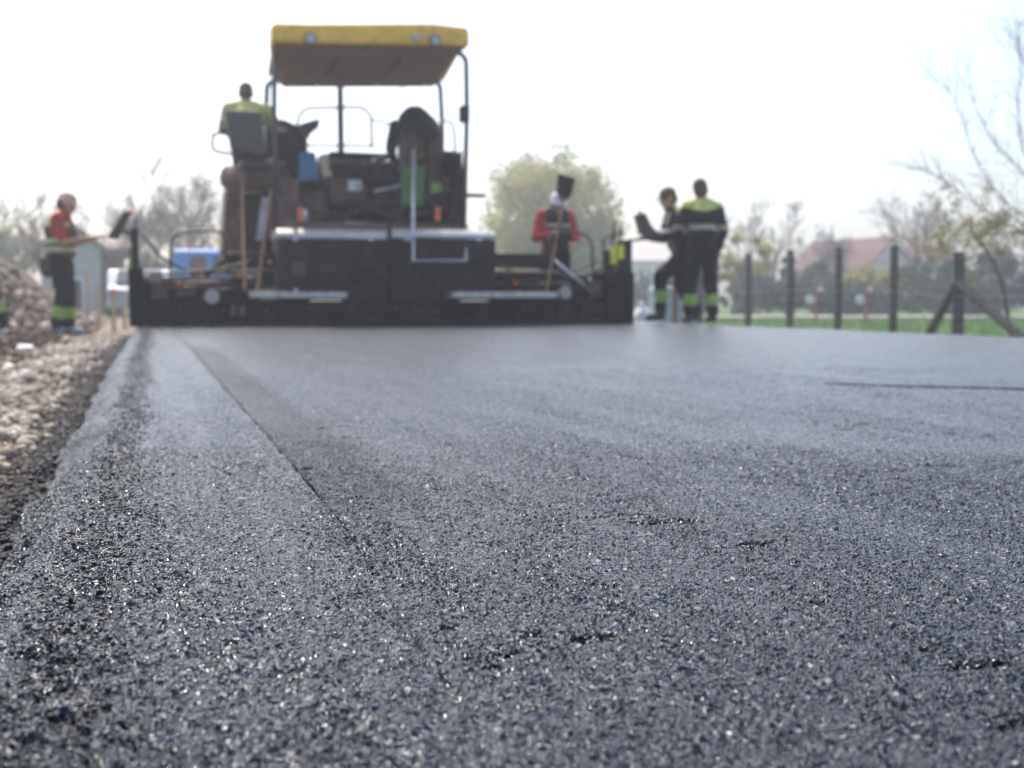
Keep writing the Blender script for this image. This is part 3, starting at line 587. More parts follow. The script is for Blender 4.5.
# ------------------------------------------------------------------ asphalt paver
Y0 = 13.0
base = P(385, 325, 15); pv = empty('asphalt_paver', (base.x, 14.5, 0.0), 'large asphalt paver with yellow canopy and wide black screed seen from behind', 'paver')
def part(name, m, fn, parent=pv, bevel=0.008, smooth=False):
    b = MB(); fn(b); return b.build(name, m, parent, smooth, bevel)
def boxpart(name, m, x0, y0, x1, y1, Y, dep, parent=pv, bevel=0.012): return part(name, m, lambda b: pbox(b, x0, y0, x1, y1, Y, dep), parent, bevel)
def tubepart(name, m, pts, r, parent=pv, smooth=True, rnd=True):
    q_ = [P(*p) for p in pts]; q_ = smoothpath(q_) if rnd and len(q_) > 2 else q_
    return part(name, m, lambda b: b.tube(q_, r, 10), parent, 0, smooth)
def gz(x, y, Y, z0): p = P(x, y, Y); return z0
# screed
def scr(b, x0, x1, ytop, Y, dep, z0=0.004):
    a = P(x0, ytop, Y); c = P(x1, ytop, Y); b.box((a.x, Y, z0), (c.x, Y + dep, (a.z + c.z) / 2))
part('screed_plate', 'black', lambda b: scr(b, 252, 556, 301, 13.0, 0.75))
L_ = part('screed_extension', 'black', lambda b: scr(b, 140, 250, 303, 13.05, 0.6))
R_ = part('screed_extension', 'black', lambda b: scr(b, 558, 606, 301, 13.05, 0.6))
# end gates
for (x0, x1, yt) in ((128, 143, 268), (606, 633, 272)):
    a = P(x0, yt, 13.0); c = P(x1, yt, 13.0)
    part('end_gate', 'black', lambda b: b.prism([(a.x, 12.95, 0.004), (a.x, 14.7, 0.004), (a.x, 14.7, a.z * .55), (a.x, 13.9, a.z * .62), (a.x, 13.6, a.z), (a.x, 12.95, a.z)], (c.x - a.x, 0, 0)))
boxpart('end_gate_column', 'dark', 622, 240, 632, 300, 13.12, .18)
boxpart('end_gate_column', 'dark', 607, 250, 613, 300, 13.12, .12)
boxpart('height_gauge', 'grey', 613, 262, 622, 290, 13.2, .1)
boxpart('end_gate_column', 'dark', 131, 228, 140, 300, 13.12, .14)
# extension bodies with guide tubes, tanks and brackets
boxpart('extension_housing', 'dark', 143, 277, 262, 303, 13.25, .5)
boxpart('extension_housing', 'dark', 500, 274, 606, 301, 13.25, .5)
boxpart('extension_beam', 'dark', 228, 253, 282, 268, 13.5, .3)
boxpart('extension_beam', 'dark', 495, 253, 546, 268, 13.5, .3)
for (x0, x1, y) in ((145, 280, 283), (225, 282, 272), (495, 606, 284), (495, 560, 273)): tubepart('guide_tube', 'grey', [(x0, y, 13.22), (x1, y, 13.22)], .028)
for (x0, y0, x1, y1) in ((150, 280, 168, 300), (176, 282, 196, 296), (232, 276, 246, 292), (262, 270, 274, 288), (505, 276, 520, 292), (525, 279, 540, 290), (575, 276, 588, 296), (590, 282, 603, 298)):
    boxpart('bracket', random.choice(['dark', 'grey', 'black']), x0, y0, x1, y1, 13.12, .12)
for (x, y) in ((212, 297), (565, 293)):
    c = P(x, y, 13.0); lp = part('round_lamp', 'black', lambda b: b.tube([c + Vector((0, .14, 0)), c + Vector((0, -.01, 0))], [.06, .095], 20)); part('lamp_lens', 'lampglass', lambda b: b.tube([c + Vector((0, -.012, 0)), c + Vector((0, -.025, 0))], [.085, .075], 20), lp)
# screed rear shroud, two covers with rounded lip
for (x0, x1) in ((279, 388), (391, 496)):
    a = P(x0, 238, 13.1); c = P(x1, 238, 13.1); z0 = P(385, 300, 13.1).z
    cv = part('shroud_cover', 'dark', lambda b: b.prism([(a.x, 13.1, z0), (a.x, 13.9, z0), (a.x, 13.9, a.z), (a.x, 13.14, a.z), (a.x, 13.1, a.z - .04)], (c.x - a.x, 0, 0)), bevel=.015)
    a2 = P(x0, 229, 13.16); part('tread_plate', 'pale', lambda b: b.prism([(a.x - .01, 13.12, a.z + .004), (a.x - .01, 13.95, a.z + .004), (a.x - .01, 13.95, a2.z + .015), (a.x - .01, 13.24, a2.z + .012), (a.x - .01, 13.14, a.z + .06)], (c.x - a.x + .02, 0, 0)), cv, bevel=.01)
    part('cover_latch', 'chrome', lambda b: [b.box(tuple(P(xx, 241, 13.07)), tuple(P(xx, 241, 13.07) + Vector((.06, .03, .03)))) for xx in (x0 + 14, x1 - 20)], cv)
tubepart('centre_bar', 'black', [(389.5, 224, 13.04), (389.5, 306, 13.04)], .026)
boxpart('lower_valance', 'dark', 345, 292, 450, 301, 13.05, .3)
for (x0, x1) in ((249, 346), (450, 556)):
    a = P(x0, 292, 12.9); c = P(x1, 298, 12.9); part('foot_board', 'pale', lambda b: b.box((a.x, 12.82, c.z), (c.x, 13.08, a.z)), bevel=.006)
for i in range(22):                                          # stiffening ribs, bolts and caked mix along the screed face
    x = 150 + i * 21.5
    if not (200 < x < 224 or 556 < x < 574): boxpart('screed_rib', random.choice(['black', 'dark']), x, 305, x + random.uniform(2, 4), 320, 12.955, .05, bevel=.004)
    if i % 2: c = P(x + 9, 309 + random.uniform(-2, 3), 12.98); part('bolt_or_sky_hole', 'rail', lambda b: b.tube([c + Vector((0, .03, 0)), c - Vector((0, .02, 0))], .018, 8), bevel=0)
for (x0, x1, y0, y1, m_) in ((150, 186, 305, 312, 'dark'), (230, 246, 306, 316, 'grey'), (300, 330, 305, 311, 'dark'), (400, 436, 306, 312, 'dark'), (580, 600, 303, 312, 'dark'), (292, 306, 262, 276, 'rail'), (352, 376, 268, 284, 'black'), (420, 440, 272, 290, 'black')):
    boxpart('access_plate', m_, x0, y0, x1, y1, 12.97 if y0 > 300 else 13.08, .03, bevel=.004)
cb_ = MB(); xs_ = np.linspace(P(142, 320, 12.98).x, P(604, 320, 12.98).x, 420)
for xx in xs_: cb_.ball((xx + random.gauss(0, .01), 12.985 + random.gauss(0, .01), .012 + abs(random.gauss(0, .022))), random.uniform(.012, .03), 0, 6, 4)
ck_ = cb_.build('caked_asphalt', 'spill', pv); ck_['kind'] = 'stuff'
for pts in ([(160, 279, 13.15), (172, 290, 13.1), (198, 286, 13.1), (222, 291, 13.1), (246, 284, 13.1)], [(510, 279, 13.15), (530, 287, 13.1), (552, 282, 13.1), (578, 288, 13.1)], [(150, 275, 13.3), (190, 272, 13.2), (230, 268, 13.2), (258, 258, 13.4)]): tubepart('hydraulic_hose', 'hose', pts, .017)
for (x, y) in ((178, 283), (240, 275), (516, 283), (590, 279), (296, 290), (270, 262)):
    c = P(x, y, 13.05); part('fitting', random.choice(['pale', 'orange', 'chrome']), lambda b: b.tube([c, c + Vector((0, .06, 0))], .022, 8), bevel=0)
# guard rails on the screed
tubepart('guard_rail', 'rail', [(171, 278, 13.3), (171, 231, 13.3), (226, 231, 13.3), (226, 262, 13.3)], .017)
tubepart('guard_rail', 'rail', [(549, 262, 13.3), (549, 231, 13.3), (592, 233, 13.3), (593, 276, 13.3)], .017)
tubepart('guard_rail', 'rail', [(604, 276, 13.3), (603, 236, 13.3), (625, 233, 13.3)], .014)
tubepart('diagonal_strut', 'dark', [(205, 276, 13.35), (232, 254, 13.35)], .035, rnd=False)
tubepart('hydraulic_hose', 'hose', [(143, 235, 13.3), (158, 255, 13.3), (180, 268, 13.3), (200, 276, 13.3)], .014)
tubepart('hydraulic_hose', 'hose', [(497, 262, 13.4), (520, 276, 13.25), (545, 272, 13.2), (575, 280, 13.2), (604, 268, 13.2)], .016)
tubepart('hydraulic_hose', 'hose', [(248, 262, 13.4), (240, 276, 13.25), (262, 282, 13.2), (280, 270, 13.2)], .016)
tubepart('spindle', 'chrome', [(554, 260, 13.1), (598, 297, 13.02)], .017, rnd=False)
tubepart('spindle', 'rail', [(598, 262, 13.2), (570, 274, 13.2)], .012, rnd=False)
for (x, y) in ((612, 238), (621, 232), (614, 228), (136, 224), (132, 232)): tubepart('height_crank', 'rail', [(x, y - 6, 13.2), (x, y + 12, 13.2)], .014, rnd=False)
for (x0, y0, x1, y1) in ((611, 247, 617, 264), (619, 245, 624, 259)): boxpart('safety_tag', 'tag', x0, y0, x1, y1, 13.04, .02, bevel=0.002)
boxpart('green_tag', 'greenp', 129, 246, 133, 268, 12.92, .02, bevel=0.002)
# side control panels on arms
for (pts, arm, dot) in (([(107, 237), (124, 211), (131, 213), (118, 239)], [(122, 230, 13.1), (136, 236, 13.2)], (130, 212)),
                        ([(640, 214), (646, 213), (652, 226), (663, 237), (656, 240), (645, 232)], [(650, 238, 13.1), (626, 241, 13.2)], (640, 213))):
    cb = part('control_panel', 'screen', lambda b: b.prism([P(x_, y_, 13.05) for x_, y_ in pts], (0, .22, 0)), bevel=.01)
    part('beacon', 'orange', lambda b: b.ball(P(*dot, 13.1), .03), cb, 0); tubepart('panel_arm', 'rail', arm, .018, cb, rnd=False)
# machine body
deckz = P(385, 222, 14.2).z
xl, xr = P(276, 200, 14.2).x, P(462, 200, 14.2).x
part('chassis', 'dark', lambda b: b.box((xl, 14.15, .35), (xr, 17.6, deckz - .12)), bevel=.03)
for s_ in (xl - .02, xr - .42): part('crawler_track', 'black', lambda b: b.prism([(s_, 14.6, .02), (s_, 17.3, .02), (s_, 17.6, .3), (s_, 17.3, .62), (s_, 14.6, .62), (s_, 14.3, .3)], (.44, 0, 0)), bevel=.04)
def hop(b):
    for sg, x0, x1 in ((-1, xl + .2, xl - .35), (1, xr - .2, xr + .35)): b.prism([(x0, 17.65, .6), (x1, 17.65, 1.35), (x1 + sg * .04, 17.65, 1.35), (x0 + sg * .04, 17.65, .6)], (0, 1.7, 0))
    b.box((xl + .2, 17.65, .5), (xr - .2, 19.3, .6))
part('hopper', 'grey', hop)
part('operator_platform', 'grey', lambda b: b.box((xl - .03, 14.0, deckz - .118), (xr + .03, 16.0, deckz - .03)), bevel=.01)
boxpart('engine_cover', 'grey', 318, 158, 398, 222, 15.2, 1.9, bevel=.05)
boxpart('engine_cover_top', 'dark', 330, 151, 392, 158, 15.3, 1.8, bevel=.02)
for (x0, y0, x1, y1, m_) in ((328, 162, 362, 176, 'dark'), (366, 164, 396, 184, 'black'), (330, 180, 366, 204, 'grey'), (300, 192, 326, 220, 'grey'), (372, 190, 404, 218, 'dark'), (428, 176, 458, 200, 'grey'), (430, 200, 460, 222, 'dark'), (280, 178, 300, 222, 'grey')):
    boxpart('equipment_box', m_, x0, y0, x1, y1, 15.05 + random.uniform(-.5, .1), .35, bevel=.015)
boxpart('data_plate', 'pale', 348, 180, 362, 191, 14.9, .01, bevel=0)
boxpart('rear_bulkhead', 'dark', 284, 170, 460, 224, 15.6, .2)
boxpart('fuel_tank', 'dark', 398, 160, 458, 222, 15.2, .8, bevel=.05)
boxpart('battery_box', 'dark', 290, 172, 330, 222, 15.3, .7, bevel=.04)
for i in range(9):
    x = 330 + i * 7; boxpart('grille_slat', 'black', x, 206, x + 4, 218, 14.98, .04, bevel=0)
for (a_, c_) in (((330, 222), (400, 196)), ((360, 205), (404, 222)), ((300, 222), (352, 212)), ((404, 200), (460, 190)), ((395, 222), (440, 208))):
    tubepart('linkage_rod', 'rail', [(*a_, 14.5), (*c_, 14.6)], .022, rnd=False)
for pts in ([(335, 208, 14.5), (350, 198, 14.45), (372, 204, 14.5), (392, 192, 14.6)], [(300, 200, 14.6), (312, 212, 14.5), (340, 214, 14.5)], [(424, 196, 14.6), (436, 210, 14.5), (456, 204, 14.5)], [(366, 178, 14.8), (380, 170, 14.7), (394, 176, 14.8)]):
    tubepart('hydraulic_hose', 'hose', pts, .02)
tubepart('tow_arm', 'pale', [(345, 223, 14.1), (398, 226, 14.1)], .022, rnd=False)
tubepart('grab_bar', 'chrome', [(374, 192, 14.3), (402, 185, 14.3)], .015, rnd=False)
for (x, y) in ((381, 155), (374, 160)):
    c = P(x, y, 14.9); part('gauge', 'lampglass', lambda b: b.tube([c, c + Vector((0, .04, 0))], .035, 14))
for x in (300, 438): boxpart('reflector', 'orange', x - 2.5, 207, x + 2.5, 221, 14.0, .02, bevel=.003)
tubepart('grab_bar', 'pale', [(305, 209, 13.98), (305, 222, 13.98)], .03, rnd=False)
# side panels of the platform (flared) and left step structure
part('side_panel', 'grey', lambda b: b.prism([P(x_, y_, 14.3) for x_, y_ in ((277, 190), (289, 215), (296, 226), (274, 226))], (0, 1.0, 0)))
part('side_panel', 'dark', lambda b: b.prism([P(x_, y_, 14.3) for x_, y_ in ((462, 150), (466, 226), (444, 226), (458, 190))], (0, 1.0, 0)))
part('side_panel', 'grey', lambda b: b.prism([P(x_, y_, 14.9) for x_, y_ in ((226, 188), (243, 186), (246, 252), (222, 250))], (0, .8, 0)))
boxpart('side_tank', 'brown', 240, 192, 268, 252, 15.0, .8, bevel=.03)
part('strut_plate', 'white', lambda b: b.prism([P(x_, y_, 14.7) for x_, y_ in ((262, 197), (270, 197), (262, 240), (256, 240))], (0, .03, 0)), bevel=0)
boxpart('step_frame', 'dark', 222, 252, 280, 262, 14.2, .5)
# canopy
cy0, cy1 = 13.8, 15.85
def can(b):
    tl, tr = P(272, 25, cy0), P(469, 30, cy0); bl, br = P(271, 43, cy0), P(468, 46, cy0)
    fz = -0.02
    # front corners (far edge): same width, slightly lower
    ring0 = [bl, tl + Vector((.02, 0, .03)), tl + Vector((.45, .02, .05)), tr + Vector((-.45, .02, .05)), tr + Vector((-.01, 0, .03)), br]
    ring1 = [v + Vector((0, .25, .05 if i in (2, 3) else .02)) for i, v in enumerate(ring0)]
    ring2 = [v + Vector((.18, cy1 - cy0 - .3, .03 if 0 < i < 5 else -.03)) for i, v in enumerate(ring0)]
    ring3 = [v + Vector((.2, cy1 - cy0, -.03 if 0 < i < 5 else -.06)) for i, v in enumerate(ring0)]
    n_ = 6; vs = ring0 + ring1 + ring2 + ring3
    fs = [tuple(range(n_ - 1, -1, -1)), tuple(range(3 * n_, 4 * n_))]
    for r_ in range(3):
        for j in range(n_): fs.append((r_ * n_ + j, r_ * n_ + (j + 1) % n_, (r_ + 1) * n_ + (j + 1) % n_, (r_ + 1) * n_ + j))
    b.add(vs, fs)
roof = part('canopy', 'yellow', can, bevel=.03)
bl, br = P(274, 43.5, cy0), P(466, 46.5, cy0)
def lin(b):
    a = bl + Vector((.03, .05, -.01)); c = br + Vector((-.03, .05, -.01))
    vs = [a, c, c + Vector((.17, 1.92, -.05)), a + Vector((.17, 1.92, -.05))]; vs = vs + [v + Vector((.12 * (1 if i in (0, 3) else -1), .12 * (1 if i < 2 else -1), -.10)) for i, v in enumerate(vs)]
    b.add(vs, [(0, 1, 5, 4), (1, 2, 6, 5), (2, 3, 7, 6), (3, 0, 4, 7), (4, 5, 6, 7), (3, 2, 1, 0)])
ln = part('lining', 'ceil', lin, roof)
part('side_skirt', 'yellow', lambda b: b.prism([bl + Vector((-.005, .02, .02)), bl + Vector((.1, 1.3, .02)), bl + Vector((.05, 1.2, -.16)), bl + Vector((.0, .8, -.18)), bl + Vector((-.02, .02, -.02))], (.03, 0, 0)), roof, bevel=.006)
for fx in (.12, .25, .4, .6, .75, .88):
    c = bl.lerp(br, fx) + Vector((.15, 1.70 + .08 * math.sin(fx * 20), -.16)); part('bolt_or_sky_hole', 'lampglass', lambda b: b.tube([c, c - Vector((0, 0, .02))], .035, 10), ln, 0)  # pale discs added for holes in the lining, sky brightness put into their colour
for (x, y, m_) in ((310, 39, 'lampglass'), (435, 41, 'lampglass')):
    c = P(x, y, cy0 - .04); hh_ = part('work_light', 'dark', lambda b: b.tube([c + Vector((0, .1, .0)), c + Vector((0, -.03, 0))], [.05, .075], 16), roof, .004); part('lens', 'lampglass', lambda b: b.tube([c + Vector((0, -.031, 0)), c + Vector((0, -.04, 0))], .058, 16), hh_, 0)
boxpart('marker_light', 'lampglass', 412, 34, 421, 41, cy0 - .05, .06, roof, .008)
for (x0, x1) in ((271.5, 292), (449, 469.5)): part('end_cap', 'yellow', lambda b: (lambda a, c: b.box((a.x, cy0 - .025, c.z), (c.x, cy0 + .3, a.z)))(P(x0, 24 if x0 < 300 else 28.5, cy0 - .02), P(x1, 42.5 if x0 < 300 else 46.5, cy0 - .02)), roof, bevel=.03)
for fx in (.33, .66):
    c = bl.lerp(br, fx) + Vector((0, .15, -.125)); part('lining_rib', 'dark', lambda b: b.box(tuple(c - Vector((.025, 0, .02))), tuple(c + Vector((.025, 1.5, .0)))), ln, .004)
# posts and rails
rt = .033
tubepart('canopy_post', 'rail', [(455, 50, 14.0), (466, 58, 14.0), (467, 110, 14.0), (464, 226, 14.0)], rt)
tubepart('canopy_post', 'rail', [(275, 55, 14.0), (274, 110, 14.0), (276, 226, 14.0)], rt)
tubepart('canopy_post', 'rail', [(340, 80, 15.9), (341, 150, 15.9), (341, 200, 15.9)], .045)
tubepart('canopy_post', 'rail', [(428, 78, 15.9), (440, 84, 15.9), (442, 120, 15.9), (442, 200, 15.9)], .035)
tubepart('canopy_post', 'rail', [(280, 78, 15.9), (267, 84, 15.9), (266, 120, 15.9), (268, 200, 15.9)], .035)
boxpart('post_clamp', 'dark', 461, 105, 470, 122, 13.93, .12)
tubepart('front_rail', 'rail', [(297, 148, 15.7), (298, 108, 15.7), (371, 107, 15.7), (372, 148, 15.7)], .018)
tubepart('front_rail', 'rail', [(306, 145.5, 15.7), (374, 145.5, 15.7)], .015, rnd=False)
tubepart('front_rail', 'rail', [(372, 119, 15.7), (396, 126, 15.7)], .015, rnd=False)
tubepart('side_rail', 'rail', [(464, 170, 14.3), (456, 168, 14.6), (454, 122, 14.8), (440, 120, 15.6)], .016)
tubepart('side_rail', 'rail', [(213, 134, 14.5), (212, 151, 14.5), (245, 156, 14.6)], .018)
tubepart('side_rail', 'rail', [(213, 134, 14.5), (228, 133, 14.6)], .018, rnd=False)
boxpart('mirror', 'dark', 466, 193, 486, 197, 14.3, .15)
# boarding ladder
ld = tubepart('ladder', 'chrome', [(413, 150, 13.6), (413.5, 261, 13.0), (466, 261, 13.0), (466, 228, 13.3)], .017, rnd=False)
tubepart('rung', 'chrome', [(413, 236, 13.1), (466, 236, 13.1)], .013, ld, rnd=False)
tubepart('grab_rail', 'rail', [(402, 222, 14.0), (402, 130, 14.2)], .022, rnd=False)
# operator seats and consoles
boxpart('seat_cushion', 'seat', 240, 158, 286, 170, 14.5, .55, bevel=.05)
part('seat_backrest', 'seat', lambda b: b.prism([P(x_, y_, 14.35) for x_, y_ in ((224.5, 109), (262, 111), (266, 157), (231, 151))], (0, .12, 0)), bevel=.03)
part('seat_pod', 'grey', lambda b: (b.ball(P(236, 180, 14.5), (.17, .28, .17)), b.ball(P(228, 178, 14.55), (.1, .2, .15))), smooth=True, bevel=0)
boxpart('seat_base', 'brown', 243, 168, 290, 190, 14.6, .5, bevel=.03)
part('seat_console', 'dark', lambda b: b.prism([P(x_, y_, 15.0) for x_, y_ in ((266, 196), (266, 124), (282, 118), (300, 126), (308, 138), (308, 196))], (0, .5, 0)), bevel=.04)
part('display', 'screen', lambda b: b.prism([P(x_, y_, 14.9) for x_, y_ in ((300, 124), (320, 118), (319, 127), (308, 135), (301, 134))], (0, .25, 0)), bevel=.01)
for (x, y) in ((309, 133), (314, 128)): tubepart('joystick', 'hose', [(x - 6, y + 10, 14.9), (x - 5, y, 14.9)], .02, rnd=False)
part('seat_backrest', 'brown', lambda b: b.prism([P(x_, y_, 15.4) for x_, y_ in ((400, 122), (408, 114), (432, 114), (440, 124), (442, 175), (398, 175))], (0, .12, 0)), bevel=.04)
boxpart('seat_cushion', 'seat', 398, 165, 444, 178, 15.0, .5, bevel=.05)
boxpart('seat_console', 'dark', 436, 150, 458, 200, 15.2, .4, bevel=.03)

# ------------------------------------------------------------------ loose things on the paver
o = P(308, 180, 14.6); rt_ = empty('blue_jerrycan', o, 'blue plastic canister standing on the paver beside the seated operator', 'canister')
b = MB(); b.prism([P(x_, y_, 14.6) for x_, y_ in ((298, 182), (319, 180), (316, 154), (312, 151), (300, 153))], (0, .18, 0)); b.build('canister_body', 'bluep', rt_, bevel=.02)
b = MB(); c = P(304, 151, 14.66); b.tube([c, c + Vector((0, 0, .04))], .025, 12); b.build('cap', 'dark', rt_)
o = P(412, 205, 13.75); g_ = MB()
nx, nz = 8, 14; vs = []
for j in range(nz + 1):
    for i in range(nx + 1):
        p = P(402 + 22 * i / nx, 166 + 40 * j / nz, 13.75); p.y += .02 * math.sin(i * 1.7 + j * .2) + .01 * math.sin(j * .9); p.x += .008 * math.sin(j * .8 + i); vs.append(p)
fs = [(j * (nx + 1) + i, j * (nx + 1) + i + 1, (j + 1) * (nx + 1) + i + 1, (j + 1) * (nx + 1) + i) for j in range(nz) for i in range(nx)]
g_.add(vs, fs); go = g_.build('green_vest', 'greenp', smooth=True); sm = go.modifiers.new('thick', 'SOLIDIFY'); sm.thickness = .012
tag(go, 'green cloth vest hanging behind the boarding ladder rail', 'vest')
b = MB(); b.prism([P(x_, y_, 14.7) for x_, y_ in ((318, 156), (327, 152), (330, 170), (334, 176), (322, 178))], (0, .15, 0)); tag(b.build('cloth_sack', 'stake', bevel=.03), 'beige cloth sack beside the blue canister on the paver', 'sack')
def tool(name, label, cat, top, bot, Yt, Yb, r=.016, head=None, hm='dark', mt='wood'):
    a = P(*top, Yt); c = P(*bot, Yb); rt_ = empty(name, c, label, cat); b = MB(); b.tube([c, c.lerp(a, .5), a], [r, r * 1.05, r], 8); b.build('handle', mt, rt_)
    if head: b = MB(); head(b, a, c); b.build('blade', hm, rt_, bevel=.003)
def rake(b, a, c): b.box(tuple(c + Vector((-.2, -.03, -.01))), tuple(c + Vector((.2, .03, .03))))
tool('asphalt_rake', 'wooden rake handle standing straight at the left of the shroud', 'rake', (242, 180), (245, 293), 14.0, 12.95, head=rake)
tool('long_wooden_tool', 'slanted wooden tool handle leaning just left of the shroud', 'tool handle', (271, 190), (257, 294), 14.0, 12.95, head=rake)
def shov(b, a, c):
    d = (a - c).normalized(); sx_ = Vector((1, 0, 0)); sx_ = (sx_ - d * sx_.dot(d)).normalized(); pr = []
    for (u, w_) in ((-.02, -.06), (.02, -.06), (.10, .04), (.115, .30), (-.115, .30), (-.10, .04)): pr.append(a + sx_ * u + d * w_ + Vector((0, .03 * abs(u) / .1, 0)))
    b.prism(pr, (0, .012, 0))
tool('shovel', 'upturned shovel with a black blade raised beside the white-capped worker', 'shovel', (564, 197), (546, 294), 13.35, 12.95, .014, shov, 'black')
# stakes
for (x, yt, yb, d, lab) in ((98, 283, 320, 17, 'leftmost pale timber stake beside the rubble'), (113, 288, 326, 16, 'tallest pale timber stake just left of the end gate'), (124, 291, 320, 17, 'thin timber stake closest to the left end gate'), (86, 270, 306, 19, 'reddish timber stake right behind the left worker')):
    t_ = PD(x, yt, d); g_z = gh(t_.x, t_.y); b = MB(); b.box((t_.x - .03, t_.y - .025, g_z - .1), (t_.x + .03, t_.y + .025, t_.z)); tag(b.build('timber_stake', 'stake', bevel=.004), lab, 'stake', 'timber stakes beside the rubble')
t_ = PD(675, 284, 16.5); b = MB(); b.box((t_.x - .03, t_.y - .02, gh(t_.x, t_.y) - .1), (t_.x + .03, t_.y + .02, t_.z)); tag(b.build('timber_stake', 'wood', bevel=.004), 'brown timber stake between the two workers at the right', 'stake')
# stuff at the field edge behind the workers
o = G(672, 19.5, gh(8, 18)); rt_ = empty('water_container', o, 'grey-blue plastic container standing behind the two workers', 'container')
b = MB(); b.box(tuple(o + Vector((-.33, -.3, 0))), tuple(o + Vector((.33, .3, .85)))); b.build('tank', 'greyplastic', rt_, bevel=.08)
b = MB(); b.tube([o + Vector((0, 0, .85)), o + Vector((0, 0, .92))], .11, 16); b.build('lid', 'dark', rt_)
b = MB(); o = G(643, 18.5, gh(7, 17)); b.ball(o + Vector((0, 0, .22)), (.17, .15, .24)); b.ball(o + Vector((.1, 0, .14)), (.14, .13, .16)); b.ball(o + Vector((-.03, 0, .45)), (.05, .05, .09)); tag(b.build('white_bag', 'white', smooth=True), 'white sack on the ground just right of the end gate', 'sack')
p = PD(24, 350, 8.3); b = MB(); g_z = gh(p.x, p.y)
b.prism([Vector((p.x - .05, p.y, g_z + .03)), Vector((p.x + .06, p.y + .01, g_z + .035)), Vector((p.x + .05, p.y + .07, g_z + .05)), Vector((p.x - .04, p.y + .06, g_z + .06))], (0, 0, .006)); tag(b.build('paper_scrap', 'white'), 'white scrap of paper lying on the brown soil at the left', 'litter')

# ------------------------------------------------------------------ people
def remeshed(name, b, mats, parent, vox, sm=6, pick=None, wr=0.0, seed=0):
    me = bpy.data.meshes.new('tmp'); me.from_pydata([tuple(v) for v in b.v], [], b.f); ob = bpy.data.objects.new('tmp', me); COL.objects.link(ob)
    r_ = ob.modifiers.new('r', 'REMESH'); r_.mode = 'VOXEL'; r_.voxel_size = vox; s_ = ob.modifiers.new('s', 'SMOOTH'); s_.iterations = sm; s_.factor = .5
    if wr:
        tx = bpy.data.textures.new('w', 'CLOUDS'); tx.noise_scale = .09; tx.noise_depth = 2; d_ = ob.modifiers.new('d', 'DISPLACE'); d_.texture = tx; d_.strength = wr; d_.mid_level = .5
    dg = bpy.context.evaluated_depsgraph_get(); dg.update(); nm = bpy.data.meshes.new_from_object(ob.evaluated_get(dg)); nm.name = name
    bpy.data.objects.remove(ob); nm.materials.clear()
    for m_ in mats: nm.materials.append(M[m_])
    if pick:
        for p_ in nm.polygons: p_.material_index = pick(p_.center)
    nm.polygons.foreach_set('use_smooth', [True] * len(nm.polygons))
    o = bpy.data.objects.new(name, nm); COL.objects.link(o); o.parent = parent; return o
def frame(d):
    d = Vector(d).normalized(); return d
